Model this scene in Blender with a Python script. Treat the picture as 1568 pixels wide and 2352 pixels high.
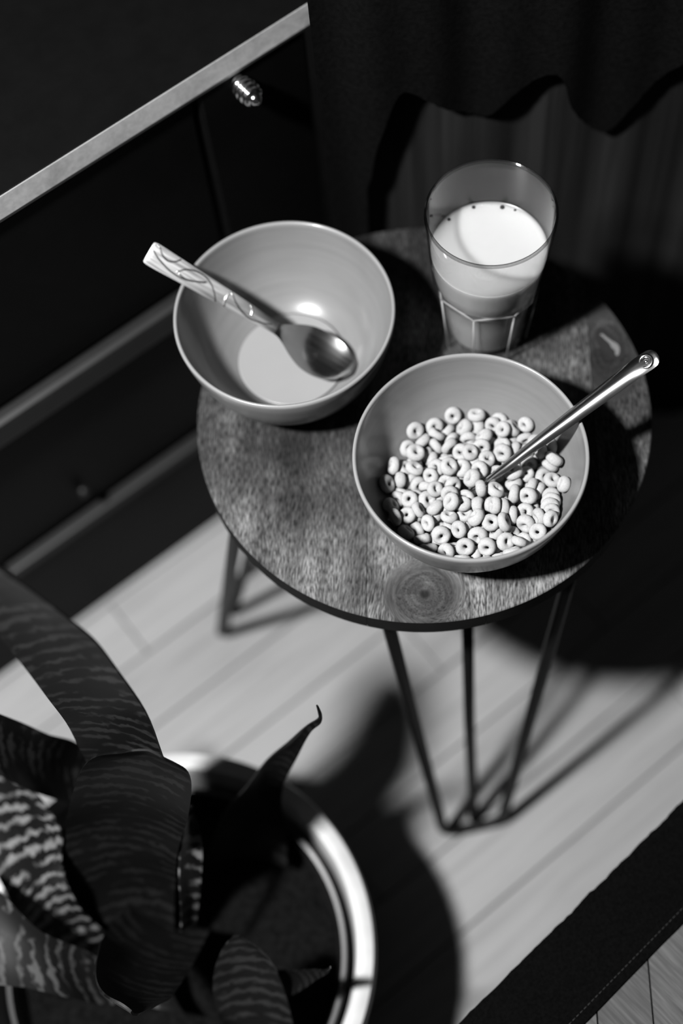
import bpy, bmesh, math, random
from mathutils import Vector, Matrix
from mathutils import noise as mnoise

for _o in list(bpy.data.objects):
    bpy.data.objects.remove(_o)
random.seed(11)
SC = bpy.context.scene
COL = SC.collection
R = math.radians
PI = math.pi

# ------------------------------------------------------------------ camera, world, light, exposure
cam_data = bpy.data.cameras.new('camera')
cam_data.sensor_fit = 'VERTICAL'
cam_data.sensor_height = 36.0
cam_data.sensor_width = 24.0
cam_data.lens = 50.0
cam_data.clip_start = 0.02
cam_data.dof.use_dof = True
cam_data.dof.focus_distance = 0.905
cam_data.dof.aperture_fstop = 2.0
cam_data.dof.aperture_blades = 0
cam = bpy.data.objects.new('camera', cam_data)
COL.objects.link(cam)
cam.matrix_world = Matrix.Translation((0, 0, 1.3)) @ Matrix.Rotation(R(90 - 63.83), 4, 'X') @ Matrix.Rotation(R(-7.78), 4, 'Z')
SC.camera = cam

world = bpy.data.worlds.new('world')
SC.world = world
world.use_nodes = True
world.node_tree.nodes['Background'].inputs[0].default_value = (1, 1, 1, 1)
world.node_tree.nodes['Background'].inputs[1].default_value = 0.0010

lamp_data = bpy.data.lights.new('lamp', 'POINT')
lamp_data.energy = 272.0
lamp_data.shadow_soft_size = 0.05
lamp = bpy.data.objects.new('lamp', lamp_data)
lamp.location = (-0.55, 0.125, 1.60)
COL.objects.link(lamp)

vs = SC.view_settings
vs.view_transform = 'Standard'
vs.look = 'None'
vs.exposure = 0.0
vs.gamma = 1.0
vs.use_curve_mapping = False
SC.display_settings.display_device = 'sRGB'


# ------------------------------------------------------------------ helpers
def g(v):
    return (v, v, v, 1.0)


class NT:
    """tiny node-tree builder"""
    def __init__(self, name):
        self.m = bpy.data.materials.new(name)
        self.m.use_nodes = True
        self.t = self.m.node_tree
        self.b = self.t.nodes['Principled BSDF']
        self.out = self.t.nodes['Material Output']

    def n(self, kind, **kw):
        nd = self.t.nodes.new(kind)
        for k, v in kw.items():
            if k.startswith('i_'):
                nd.inputs[int(k[2:]) if k[2:].isdigit() else k[2:].replace('_', ' ')].default_value = v
            else:
                setattr(nd, k, v)
        return nd

    def l(self, a, b, ai=0, bi=0):
        o = a.outputs[ai] if not isinstance(a, bpy.types.NodeSocket) else a
        i = b.inputs[bi] if not isinstance(b, bpy.types.NodeSocket) else b
        self.t.links.new(o, i)

    def math(self, op, a, b=None, c=None, clamp=False):
        nd = self.t.nodes.new('ShaderNodeMath')
        nd.operation = op
        nd.use_clamp = clamp
        for k, v in enumerate((a, b, c)):
            if v is None:
                continue
            if isinstance(v, (int, float)):
                nd.inputs[k].default_value = v
            else:
                self.l(v, nd, 0, k)
        return nd.outputs[0]

    def ramp(self, fac, stops, interp='LINEAR'):
        nd = self.t.nodes.new('ShaderNodeValToRGB')
        cr = nd.color_ramp
        cr.interpolation = interp
        while len(cr.elements) < len(stops):
            cr.elements.new(0.5)
        for e, (p, v) in zip(cr.elements, stops):
            e.position = p
            e.color = g(v)
        self.l(fac, nd, 0, 0)
        return nd.outputs[0]

    def mapped(self, coord='Object', scale=(1, 1, 1), rot=(0, 0, 0), loc=(0, 0, 0)):
        tc = self.t.nodes.new('ShaderNodeTexCoord')
        mp = self.t.nodes.new('ShaderNodeMapping')
        mp.inputs['Scale'].default_value = scale
        mp.inputs['Rotation'].default_value = rot
        mp.inputs['Location'].default_value = loc
        self.l(tc.outputs[coord], mp, 0, 0)
        return mp.outputs[0]

    def noise(self, vec, scale, detail=3.0, rough=0.5, dist=0.0):
        nd = self.t.nodes.new('ShaderNodeTexNoise')
        nd.inputs['Scale'].default_value = scale
        nd.inputs['Detail'].default_value = detail
        nd.inputs['Roughness'].default_value = rough
        nd.inputs['Distortion'].default_value = dist
        if vec is not None:
            self.l(vec, nd, 0, 0)
        return nd.outputs[0]

    def bump(self, height, strength=0.2, distance=0.001):
        nd = self.t.nodes.new('ShaderNodeBump')
        nd.inputs['Strength'].default_value = strength
        nd.inputs['Distance'].default_value = distance
        self.l(height, nd, 0, 2)
        self.l(nd.outputs[0], self.b.inputs['Normal'])

    def color(self, s):
        self.l(s, self.b.inputs['Base Color'])


def plain(name, val, rough=0.5, metal=0.0, spec=0.5, nscale=60.0, var=0.15, coat=0.0):
    val *= 0.55
    spec *= 0.6
    k = NT(name)
    k.b.inputs['Roughness'].default_value = rough
    k.b.inputs['Metallic'].default_value = metal
    k.b.inputs['Specular IOR Level'].default_value = spec
    k.b.inputs['Coat Weight'].default_value = coat
    k.b.inputs['Coat Roughness'].default_value = 0.06
    f = k.noise(k.mapped('Object'), nscale, 4)
    k.color(k.ramp(f, [(0.3, val * (1 - var)), (0.7, val * (1 + var))]))
    return k.m


def link(o, parent=None):
    COL.objects.link(o)
    if parent is not None:
        o.parent = parent
    return o


def mesh_obj(name, verts, faces, mat, parent=None, smooth=True, angle=None, uvs=None, mat_ids=None):
    me = bpy.data.meshes.new(name)
    me.from_pydata([tuple(v) for v in verts], [], faces)
    bm = bmesh.new()
    bm.from_mesh(me)
    bmesh.ops.recalc_face_normals(bm, faces=bm.faces)
    bm.to_mesh(me)
    bm.free()
    return finish(name, me, mat, parent, smooth, angle, mat_ids)


def finish(name, me, mat, parent=None, smooth=True, angle=None, mat_ids=None):
    for m in (mat if isinstance(mat, (list, tuple)) else [mat]):
        me.materials.append(m)
    if mat_ids:
        for p, i in zip(me.polygons, mat_ids):
            p.material_index = i
    for p in me.polygons:
        p.use_smooth = smooth
    if angle is not None:
        me.set_sharp_from_angle(angle=R(angle))
    return link(bpy.data.objects.new(name, me), parent)


def bm_obj(name, bm, mat, parent=None, smooth=True, angle=None):
    bmesh.ops.recalc_face_normals(bm, faces=bm.faces)
    me = bpy.data.meshes.new(name)
    bm.to_mesh(me)
    bm.free()
    return finish(name, me, mat, parent, smooth, angle)


def empty(name, loc=(0, 0, 0), rotz=0.0, label=None, cat=None, group=None):
    o = bpy.data.objects.new(name, None)
    o.empty_display_size = 0.02
    o.location = loc
    o.rotation_euler = (0, 0, rotz)
    COL.objects.link(o)
    return tag(o, label, cat, group)


def tag(o, label=None, cat=None, group=None, kind=None):
    if label:
        o['label'] = label
    if cat:
        o['category'] = cat
    if group:
        o['group'] = group
    if kind:
        o['kind'] = kind
    return o


def add_box(bm, x0, x1, y0, y1, z0, z1, bevel=0.0):
    r = bmesh.ops.create_cube(bm, size=1.0)
    for v in r['verts']:
        v.co = Vector(((x0 + x1) / 2 + v.co.x * (x1 - x0), (y0 + y1) / 2 + v.co.y * (y1 - y0), (z0 + z1) / 2 + v.co.z * (z1 - z0)))
    if bevel > 0:
        es = list({e for v in r['verts'] for e in v.link_edges})
        bmesh.ops.bevel(bm, geom=es, offset=bevel, segments=2, affect='EDGES', profile=0.5)


def box_obj(name, x0, x1, y0, y1, z0, z1, mat, parent=None, bevel=0.0):
    bm = bmesh.new()
    add_box(bm, x0, x1, y0, y1, z0, z1, bevel)
    return bm_obj(name, bm, mat, parent, smooth=False)


def catmull(pts, sub):
    out = []
    n = len(pts)
    pts = [Vector(p) for p in pts]
    for i in range(n - 1):
        p0 = pts[i - 1] if i > 0 else pts[i] * 2 - pts[i + 1]
        p1, p2 = pts[i], pts[i + 1]
        p3 = pts[i + 2] if i + 2 < n else p2 * 2 - p1
        for k in range(sub):
            t = k / sub
            out.append(0.5 * ((2 * p1) + (p2 - p0) * t + (2 * p0 - 5 * p1 + 4 * p2 - p3) * t * t + (3 * p1 - p0 - 3 * p2 + p3) * t ** 3))
    out.append(pts[-1])
    return out


def add_tube(bm, pts, rad, seg=10, cap=True):
    pts = [Vector(p) for p in pts]
    n = len(pts)
    rads = rad if isinstance(rad, (list, tuple)) else [rad] * n
    rings = []
    prev = None
    for i, p in enumerate(pts):
        t = (pts[min(i + 1, n - 1)] - pts[max(i - 1, 0)]).normalized()
        if prev is None:
            a = Vector((0, 0, 1)) if abs(t.z) < 0.9 else Vector((1, 0, 0))
            nrm = t.cross(a).normalized()
        else:
            nrm = (prev - t * prev.dot(t)).normalized()
        prev = nrm
        b = t.cross(nrm)
        rings.append([bm.verts.new(p + (nrm * math.cos(2 * PI * k / seg) + b * math.sin(2 * PI * k / seg)) * rads[i]) for k in range(seg)])
    for i in range(n - 1):
        for k in range(seg):
            bm.faces.new((rings[i][k], rings[i][(k + 1) % seg], rings[i + 1][(k + 1) % seg], rings[i + 1][k]))
    if cap:
        bm.faces.new(rings[0][::-1])
        bm.faces.new(rings[-1])


def lathe(name, prof, mat, parent=None, seg=96, angle=None, smooth=True):
    """prof: (r, z) from bottom centre round to the inner centre; r = 0 ends collapse to one vertex"""
    v, f, rows = [], [], []
    for r, z in prof:
        if r < 1e-7:
            rows.append([len(v)])
            v.append((0, 0, z))
        else:
            rows.append(list(range(len(v), len(v) + seg)))
            v += [(r * math.cos(2 * PI * k / seg), r * math.sin(2 * PI * k / seg), z) for k in range(seg)]
    for a, b in zip(rows[:-1], rows[1:]):
        for k in range(seg):
            k2 = (k + 1) % seg
            if len(a) == 1 and len(b) == 1:
                continue
            if len(a) == 1:
                f.append((a[0], b[k], b[k2]))
            elif len(b) == 1:
                f.append((a[k], a[k2], b[0]))
            else:
                f.append((a[k], a[k2], b[k2], b[k]))
    return mesh_obj(name, v, f, mat, parent, smooth, angle)


def smooth_prof(pts, sub=4):
    return [(max(p.x, 0.0), p.y) for p in catmull([(a, b, 0) for a, b in pts], sub)]


# ------------------------------------------------------------------ materials
def floor_material():
    k = NT('pale laminate')
    oi = k.n('ShaderNodeObjectInfo')
    vec = k.mapped('Object', scale=(3.0, 60.0, 1.0))
    add = k.n('ShaderNodeVectorMath', operation='ADD')
    k.l(vec, add, 0, 0)
    sc = k.n('ShaderNodeVectorMath', operation='SCALE')
    k.l(oi.outputs['Random'], sc.inputs['Scale'])
    sc.inputs[0].default_value = (37.0, 91.0, 13.0)
    k.l(sc, add, 0, 1)
    gr = k.noise(add.outputs[0], 2.2, 6, 0.6, 0.4)
    tone = k.math('MULTIPLY_ADD', oi.outputs['Random'], 0.025, 0.178)
    fine = k.ramp(gr, [(0.25, 0.74), (0.5, 1.0), (0.75, 1.12)])
    mx = k.math('MULTIPLY', tone, fine)
    cc = k.n('ShaderNodeCombineColor')
    for i in range(3):
        k.l(mx, cc, 0, i)
    k.color(cc.outputs[0])
    k.b.inputs['Roughness'].default_value = 0.5
    k.b.inputs['Specular IOR Level'].default_value = 0.15
    return k.m


def table_wood(name, seed, tone, knots):
    """mango wood: dark pores along local y, growth figure, knots with rings; object coordinates in metres"""
    k = NT(name)
    tc = k.n('ShaderNodeTexCoord')
    sep = k.n('ShaderNodeSeparateXYZ')
    k.l(tc.outputs['Object'], sep, 0, 0)
    x0, y0 = sep.outputs[0], sep.outputs[1]
    # slow warp, so that the grain wanders
    wv = k.mapped('Object', scale=(14, 9, 1), loc=(seed * 3.1, seed * 1.7, seed))
    warp = k.noise(wv, 1.0, 2, 0.5)
    xw = k.math('MULTIPLY_ADD', warp, 0.022, x0)
    yw = k.math('MULTIPLY_ADD', warp, 0.01, y0)
    gx, gy = xw, yw
    ring_mask = None
    ring_val = None
    for (kx, ky, kr, sq) in knots:
        dx = k.math('SUBTRACT', x0, kx)
        dy = k.math('MULTIPLY', k.math('SUBTRACT', y0, ky), sq)
        d = k.math('SQRT', k.math('ADD', k.math('MULTIPLY', dx, dx), k.math('MULTIPLY', dy, dy)))
        d = k.math('MULTIPLY_ADD', k.noise(k.mapped('Object', scale=(45, 45, 1)), 1.0, 2), 0.0022, d)
        ang = k.math('ARCTAN2', dy, dx)
        msk = k.n('ShaderNodeMapRange', interpolation_type='SMOOTHSTEP')
        msk.inputs['From Min'].default_value = kr * 1.25
        msk.inputs['From Max'].default_value = kr * 0.75
        k.l(d, msk, 0, 0)
        m = msk.outputs[0]
        inv = k.math('SUBTRACT', 1.0, m)
        # inside the knot: across = radius, along = arc
        gx = k.math('ADD', k.math('MULTIPLY', gx, inv), k.math('MULTIPLY', d, m))
        gy = k.math('ADD', k.math('MULTIPLY', gy, inv), k.math('MULTIPLY', k.math('MULTIPLY', ang, 0.055), m))
        rv = k.math('MULTIPLY_ADD', k.math('SINE', k.math('MULTIPLY', d, 2 * PI / 0.0042)), 0.10, 0.62)
        core = k.n('ShaderNodeMapRange', interpolation_type='SMOOTHSTEP')
        core.inputs['From Min'].default_value = 0.002
        core.inputs['From Max'].default_value = 0.0065
        core.inputs['To Min'].default_value = 0.25
        core.inputs['To Max'].default_value = 1.0
        k.l(d, core, 0, 0)
        rv = k.math('MULTIPLY', rv, core.outputs[0])
        ring_mask, ring_val = m, rv
    cmb = k.n('ShaderNodeCombineXYZ')
    k.l(k.math('MULTIPLY_ADD', gx, 1000.0, seed * 71.0), cmb, 0, 0)
    k.l(k.math('MULTIPLY', gy, 150.0), cmb, 0, 1)
    pores = k.ramp(k.noise(cmb.outputs[0], 1.0, 3.0, 0.6), [(0.36, 0.16), (0.50, 0.85), (0.64, 1.65)])
    cmb2 = k.n('ShaderNodeCombineXYZ')
    k.l(k.math('MULTIPLY_ADD', gx, 95.0, seed * 13.0), cmb2, 0, 0)
    k.l(k.math('MULTIPLY', gy, 7.0), cmb2, 0, 1)
    fig = k.ramp(k.noise(cmb2.outputs[0], 1.0, 4.0, 0.6, 0.8), [(0.28, 0.58), (0.5, 0.95), (0.72, 1.5)])
    blot = k.ramp(k.noise(k.mapped('Object', scale=(16, 13, 1), loc=(seed * 5.3, seed * 2.9, 0)), 1.0, 3.0, 0.55),
                  [(0.3, 0.36), (0.5, 0.9), (0.7, 1.75)])
    # tone along y: paler towards the front edge, darker behind
    tone_y = k.ramp(k.math('MULTIPLY_ADD', warp, 0.10, k.math('MULTIPLY_ADD', y0, -2.2, 0.30)), [(0.0, 0.30), (0.2, 0.55), (0.42, 0.75), (0.72, 1.75)])
    val = k.math('MULTIPLY', k.math('MULTIPLY', pores, fig), k.math('MULTIPLY', k.math('MULTIPLY', blot, tone_y), tone))
    if ring_mask is not None:
        inv = k.math('SUBTRACT', 1.0, ring_mask)
        val = k.math('MULTIPLY', val, k.math('ADD', inv, k.math('MULTIPLY', ring_mask, k.math('DIVIDE', 0.9, k.math('MULTIPLY_ADD', pores, 0.6, 0.36)))))
        val = k.math('MULTIPLY', val, k.math('ADD', inv, k.math('MULTIPLY', ring_val, ring_mask)))
    val = k.math('MINIMUM', val, 0.18)
    cc = k.n('ShaderNodeCombineColor')
    for i in range(3):
        k.l(val, cc, 0, i)
    k.color(cc.outputs[0])
    k.b.inputs['Roughness'].default_value = 0.55
    k.b.inputs['Specular IOR Level'].default_value = 0.09
    k.bump(pores, 0.12, 0.0004)
    return k.m


def ceramic_material():
    k = NT('grey glazed ceramic')
    v = k.mapped('Object', scale=(9, 9, 190))
    f = k.noise(v, 1.0, 4, 0.55, 0.6)
    f2 = k.noise(k.mapped('Object', scale=(26, 26, 26)), 1.0, 3)
    a = k.ramp(f, [(0.3, 0.105), (0.6, 0.119)])
    sepz = k.n('ShaderNodeSeparateXYZ')
    tc = k.n('ShaderNodeTexCoord')
    k.l(tc.outputs['Object'], sepz, 0, 0)
    # thinner, paler glaze on the lip
    lip = k.ramp(k.math('MULTIPLY_ADD', sepz.outputs[2], 1.0, 0.0), [(0.0715, 1.0), (0.0745, 1.35)])
    k.color(k.math('MULTIPLY', k.math('MULTIPLY', a, k.ramp(f2, [(0.3, 0.96), (0.7, 1.04)])), lip))
    k.b.inputs['Roughness'].default_value = 0.28
    k.b.inputs['Specular IOR Level'].default_value = 0.3
    k.b.inputs['Coat Weight'].default_value = 0.22
    k.b.inputs['Coat Roughness'].default_value = 0.09
    return k.m


def milk_material(name='milk', val=0.33, sss=1.0):
    k = NT(name)
    k.b.inputs['Base Color'].default_value = g(0.5)
    k.b.inputs['Roughness'].default_value = 0.3
    k.b.inputs['Specular IOR Level'].default_value = 0.35
    f = k.noise(k.mapped('Object'), 40, 2)
    k.color(k.ramp(f, [(0.3, val * 0.97), (0.7, val)]))
    k.b.inputs['Subsurface Weight'].default_value = sss
    k.b.inputs['Subsurface Radius'].default_value = (0.022, 0.022, 0.022)
    k.b.inputs['Subsurface Scale'].default_value = 1.0
    return k.m


def glass_material(name='clear glass', stops=((0.0, 0.99), (0.8, 0.95), (0.93, 0.65), (1.0, 0.25))):
    k = NT(name)
    t = k.t
    t.nodes.remove(k.b)
    lw = k.n('ShaderNodeLayerWeight')
    lw.inputs['Blend'].default_value = 0.25
    tint = k.ramp(lw.outputs['Facing'], stops)
    tr = k.n('ShaderNodeBsdfTransparent')
    k.l(tint, tr, 0, 0)
    gl = k.n('ShaderNodeBsdfGlossy')
    gl.inputs['Roughness'].default_value = 0.03
    gl.inputs['Color'].default_value = g(0.7)
    lw2 = k.n('ShaderNodeLayerWeight')
    lw2.inputs['Blend'].default_value = 0.5
    fr = k.math('MULTIPLY_ADD', k.math('POWER', lw2.outputs['Facing'], 4.0), 0.75, 0.035)
    nz = k.noise(k.mapped('Object', scale=(120, 120, 120)), 1.0, 2)
    rg = k.ramp(nz, [(0.3, 0.02), (0.7, 0.06)])
    k.l(rg, gl.inputs['Roughness'])
    mx = k.n('ShaderNodeMixShader')
    k.l(fr, mx, 0, 0)
    k.l(tr.outputs[0], mx, 0, 1)
    k.l(gl.outputs[0], mx, 0, 2)
    k.l(mx.outputs[0], k.out, 0, 0)
    return k.m


def film_material(name='milk film on glass', stops=((0.3, 0.008), (0.6, 0.035), (0.8, 0.075))):
    """the thin milky film that the milk leaves on the inside of the glass"""
    k = NT(name)
    k.t.nodes.remove(k.b)
    tr = k.n('ShaderNodeBsdfTransparent')
    df = k.n('ShaderNodeBsdfDiffuse')
    df.inputs['Color'].default_value = g(0.28)
    nz = k.noise(k.mapped('Object', scale=(60, 60, 25)), 1.0, 4, 0.6, 1.0)
    fac = k.ramp(nz, stops)
    mx = k.n('ShaderNodeMixShader')
    k.l(fac, mx, 0, 0)
    k.l(tr.outputs[0], mx, 0, 1)
    k.l(df.outputs[0], mx, 0, 2)
    k.l(mx.outputs[0], k.out, 0, 0)
    return k.m


def cereal_material():
    k = NT('toasted oat')
    v = k.mapped('Object')
    f = k.noise(v, 900, 4, 0.6)
    oi = k.n('ShaderNodeObjectInfo')
    c = k.ramp(f, [(0.25, 0.225), (0.6, 0.275)])
    tn = k.math('MULTIPLY_ADD', oi.outputs['Random'], 0.10, 0.92)
    k.color(k.math('MULTIPLY', c, tn))
    k.b.inputs['Roughness'].default_value = 0.85
    k.b.inputs['Specular IOR Level'].default_value = 0.1
    k.bump(f, 0.35, 0.0005)
    k.b.inputs['Subsurface Weight'].default_value = 0.45
    k.b.inputs['Subsurface Radius'].default_value = (0.0012, 0.0012, 0.0012)
    k.b.inputs['Subsurface Scale'].default_value = 1.0
    return k.m


def leaf_material(name, dark, light, amount):
    k = NT(name)
    tc = k.n('ShaderNodeTexCoord')
    sep = k.n('ShaderNodeSeparateXYZ')
    k.l(tc.outputs['UV'], sep, 0, 0)
    u, v = sep.outputs[0], sep.outputs[1]     # u across in metres, v along in metres
    nv = k.n('ShaderNodeCombineXYZ')
    k.l(k.math('MULTIPLY', u, 130.0), nv, 0, 0)
    k.l(k.math('MULTIPLY', v, 130.0), nv, 0, 1)
    oi = k.n('ShaderNodeObjectInfo')
    k.l(k.math('MULTIPLY', oi.outputs['Random'], 40.0), nv, 0, 2)
    ns = k.noise(nv.outputs[0], 1.0, 3, 0.6)
    ph = k.math('MULTIPLY_ADD', ns, 0.016, v)
    s = k.math('SINE', k.math('MULTIPLY', ph, 2 * PI / 0.0125))
    s2 = k.noise(nv.outputs[0], 0.35, 2, 0.5)
    band = k.math('MULTIPLY', k.math('MULTIPLY_ADD', s, 0.5, 0.5), k.ramp(s2, [(0.35, 0.25), (0.62, 1.0)]))
    k.color(k.ramp(band, [(0.35, dark), (0.75, dark + (light - dark) * amount)]))
    k.b.inputs['Roughness'].default_value = 0.42
    k.b.inputs['Specular IOR Level'].default_value = 0.2
    return k.m


def metal(name, val, rough):
    k = NT(name)
    k.b.inputs['Metallic'].default_value = 1.0
    f = k.noise(k.mapped('Object', scale=(25, 400, 60)), 1.0, 3)
    k.color(k.ramp(f, [(0.3, val * 0.94), (0.7, val)]))
    k.l(k.ramp(f, [(0.3, rough * 0.8), (0.7, rough * 1.2)]), k.b.inputs['Roughness'])
    return k.m


def curtain_material():
    k = NT('dark woven cloth')
    f = k.noise(k.mapped('Object', scale=(130, 130, 3)), 1.0, 4, 0.6)
    f2 = k.noise(k.mapped('Object', scale=(14, 14, 4)), 1.0, 3)
    k.color(k.math('MULTIPLY', k.ramp(f, [(0.3, 0.0055), (0.7, 0.013)]), k.ramp(f2, [(0.3, 0.65), (0.7, 1.2)])))
    k.b.inputs['Roughness'].default_value = 0.9
    k.b.inputs['Specular IOR Level'].default_value = 0.05
    return k.m


def strip_material():
    k = NT('worn pale edging')
    f = k.noise(k.mapped('Object', scale=(28, 60, 60)), 1.0, 5, 0.65, 0.5)
    f2 = k.noise(k.mapped('Object', scale=(300, 300, 300)), 1.0, 3)
    k.color(k.math('MULTIPLY', k.ramp(f, [(0.25, 0.085), (0.5, 0.135), (0.7, 0.165)]), k.ramp(f2, [(0.3, 0.88), (0.7, 1.08)])))
    k.b.inputs['Roughness'].default_value = 0.6
    return k.m


M_FLOOR = floor_material()
M_GAP = plain('dark joint', 0.07, 0.9)
M_BLACK = plain('black lacquer', 0.003, 0.5, spec=0.12)
M_RAIL = plain('dark worn rail', 0.010, 0.5)
M_STRIP = strip_material()
M_CERAMIC = ceramic_material()
M_MILK = milk_material()
M_MILK_THIN = milk_material('thin cereal milk', 0.165, 0.0)
M_GLASS = glass_material()
M_FILM = film_material()
M_RIM = glass_material('darkened glass rim', ((0.0, 0.55), (0.5, 0.40), (0.85, 0.25), (1.0, 0.15)))  # tint darkened in place of the dark that the rim would refract
M_FACET_GLINT = film_material('painted facet glint', ((0.3, 0.55), (0.7, 0.85)))
M_CEREAL = cereal_material()
M_STEEL = metal('polished steel', 0.52, 0.17)
M_STEEL_SOFT = metal('satin steel', 0.40, 0.3)
M_STEEL_BOWL = metal('mirror steel', 0.50, 0.19)
M_KNOB = metal('brass knob', 0.6, 0.14)
M_IRON = plain('black powder coat', 0.005, 0.45, spec=0.3)
M_EDGE = plain('dark bark edge', 0.015, 0.8, spec=0.1)
M_POT = plain('pale pot glaze', 0.50, 0.4, nscale=30)
M_LINER = plain('dark plastic liner', 0.016, 0.3)
M_SOIL = plain('damp soil', 0.005, 0.95, spec=0.05, nscale=220, var=0.6)
M_LEAF = leaf_material('banded leaf', 0.0022, 0.018, 0.8)
M_LEAF_LIT = leaf_material('lit banded leaf', 0.003, 0.10, 1.0)  # paler bands carry the lamplight on these leaves as colour
M_LEAF_MID = leaf_material('mid banded leaf', 0.004, 0.05, 0.8)
M_LEAF_DARK = leaf_material('dark leaf', 0.002, 0.009, 0.7)
M_CURTAIN = curtain_material()
M_SHADE_SHEET = plain('black shade sheet', 0.003, 0.95, spec=0.05, nscale=300, var=0.4)
M_RUNNER = plain('black woven fabric', 0.0016, 0.95, spec=0.05, nscale=500, var=0.5)
M_SEAM = plain('grey sewing thread', 0.012, 0.8, nscale=900, var=0.5)
M_WALL = plain('dark wall paint', 0.01, 0.9)
M_CEIL = plain('matt ceiling paint', 0.025, 0.9)
M_FILLER = plain('pale knot filler', 0.19, 0.6, nscale=90)
M_HOLE = plain('dark knot', 0.010, 0.8)

# ------------------------------------------------------------------ the setting
TH = R(31.3)                      # the run of the floor boards and of the cabinet front
dv = Vector((math.cos(TH), math.sin(TH), 0))
nv_ = Vector((math.sin(TH), -math.cos(TH), 0))
fl = box_obj('floor', -1.9, 1.9, -1.4, 2.3, -0.05, -0.004, M_GAP)
tag(fl, kind='structure')
PW, PL = 0.066, 0.92
plank_meshes = {}
random.seed(3)
for row in range(-14, 16):
    y0 = row * PW
    x = -0.95 - random.random() * PL
    while x < 1.35:
        x1 = x + PL
        c = dv * ((x + x1) / 2) - nv_ * (y0 + PW / 2 + 0.35)
        if -1.0 < c.x < 1.25 and -0.75 < c.y < 1.75:
            me = plank_meshes.get('p')
            if me is None:
                bm = bmesh.new()
                add_box(bm, -PL / 2 + 0.0006, PL / 2 - 0.0006, -PW / 2 + 0.0007, PW / 2 - 0.0007, -0.0039, 0.0, 0.0008)
                me = bpy.data.meshes.new('plank')
                bm.to_mesh(me)
                bm.free()
                me.materials.append(M_FLOOR)
                plank_meshes['p'] = me
            o = bpy.data.objects.new('plank', me)
            o.location = c
            o.rotation_euler = (0, 0, TH)
            link(o, fl)
        x = x1
for nm, a in (('wall_back', (-1.9, 1.9, 2.2, 2.3)), ('wall_left', (-1.9, -1.8, -1.4, 2.2)), ('wall_right', (1.8, 1.9, -1.4, 2.2)), ('wall_front', (-1.8, 1.8, -1.4, -1.3))):
    tag(box_obj(nm, *a, -0.004, 2.4, M_WALL), kind='structure')
tag(box_obj('ceiling', -1.9, 1.9, -1.4, 2.3, 2.4, 2.5, M_CEIL), kind='structure')

# ------------------------------------------------------------------ round side table
TC = Vector((0.0661, 0.4994, 0.0))
TZ = 0.426
TR = 0.160
TT = 0.019
table = empty('side_table', TC, 0, 'round wooden side table with black hairpin legs holding the bowls and the glass', 'table')
top = empty('tabletop', (0, 0, TZ), R(-8.0))
top.parent = table


def disc_board(x0, x1, mat, gap0, gap1):
    """one board of the glued round top: a slice of the disc with a small chamfer"""
    def loop(rad, xa, xb):
        xa, xb = max(xa, -rad), min(xb, rad)
        n = 40
        a0, a1 = math.acos(max(-1, min(1, xa / rad))), math.acos(max(-1, min(1, xb / rad)))
        up = [(rad * math.cos(a0 + (a1 - a0) * i / n), rad * math.sin(a0 + (a1 - a0) * i / n)) for i in range(n + 1)]
        dn = [(px, -py) for px, py in reversed(up)]
        return up + dn
    e0, e1 = (0.00012 if gap0 else 0), (0.00012 if gap1 else 0)
    low = loop(TR - 0.0015, x0 + e0, x1 - e1)
    mid = loop(TR, x0 + e0, x1 - e1)
    hi = loop(TR - 0.0007, x0 + e0 * 2.5, x1 - e1 * 2.5)
    n = len(low)
    v = [(x, y, -TT) for x, y in low] + [(x, y, -TT + 0.0015) for x, y in mid] + [(x, y, -0.0007) for x, y in mid] + [(x, y, 0) for x, y in hi]
    f = []
    mi = []
    for rrow in range(3):
        for i in range(n):
            j = (i + 1) % n
            f.append((rrow * n + i, rrow * n + j, (rrow + 1) * n + j, (rrow + 1) * n + i))
            mi.append(1 if rrow < 2 else 0)
    f.append(tuple(range(3 * n, 4 * n)))
    mi.append(0)
    f.append(tuple(range(n - 1, -1, -1)))
    mi.append(1)
    return mesh_obj('board', v, f, [mat, M_EDGE], top, smooth=False, mat_ids=mi)


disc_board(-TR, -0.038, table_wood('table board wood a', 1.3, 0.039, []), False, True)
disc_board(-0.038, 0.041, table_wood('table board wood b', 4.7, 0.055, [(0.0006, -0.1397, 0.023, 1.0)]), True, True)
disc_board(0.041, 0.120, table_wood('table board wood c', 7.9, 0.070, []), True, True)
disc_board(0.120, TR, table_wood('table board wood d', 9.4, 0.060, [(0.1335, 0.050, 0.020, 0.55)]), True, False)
# knot hole with pale filler near the right edge
hole = [(0.1245, 0.0640), (0.1275, 0.0668), (0.1318, 0.0668), (0.1345, 0.0625), (0.1385, 0.0580), (0.1428, 0.0530), (0.1448, 0.0470), (0.1435, 0.0415), (0.1395, 0.0405),
        (0.1345, 0.0425), (0.1300, 0.0465), (0.1265, 0.0525), (0.1245, 0.0585)]
fill = [(0.1280, 0.0612), (0.1298, 0.0618), (0.1325, 0.0590), (0.1358, 0.0560), (0.1398, 0.0530), (0.1412, 0.0490), (0.1405, 0.0445), (0.1388, 0.0432), (0.1378, 0.0450),
        (0.1378, 0.0475), (0.1355, 0.0505), (0.1345, 0.0535), (0.1322, 0.0565), (0.1300, 0.0592)]


def flat_patch(name, poly, z, th, mat, parent):
    pts = [p.to_2d() for p in catmull([(x, y, 0) for x, y in poly + [poly[0]]], 3)][:-1]
    n = len(pts)
    v = [(x, y, z - th) for x, y in pts] + [(x, y, z) for x, y in pts]
    f = [tuple(range(n, 2 * n)), tuple(range(n - 1, -1, -1))] + [(i, (i + 1) % n, n + (i + 1) % n, n + i) for i in range(n)]
    return mesh_obj(name, v, f, mat, parent, smooth=False)


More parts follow.
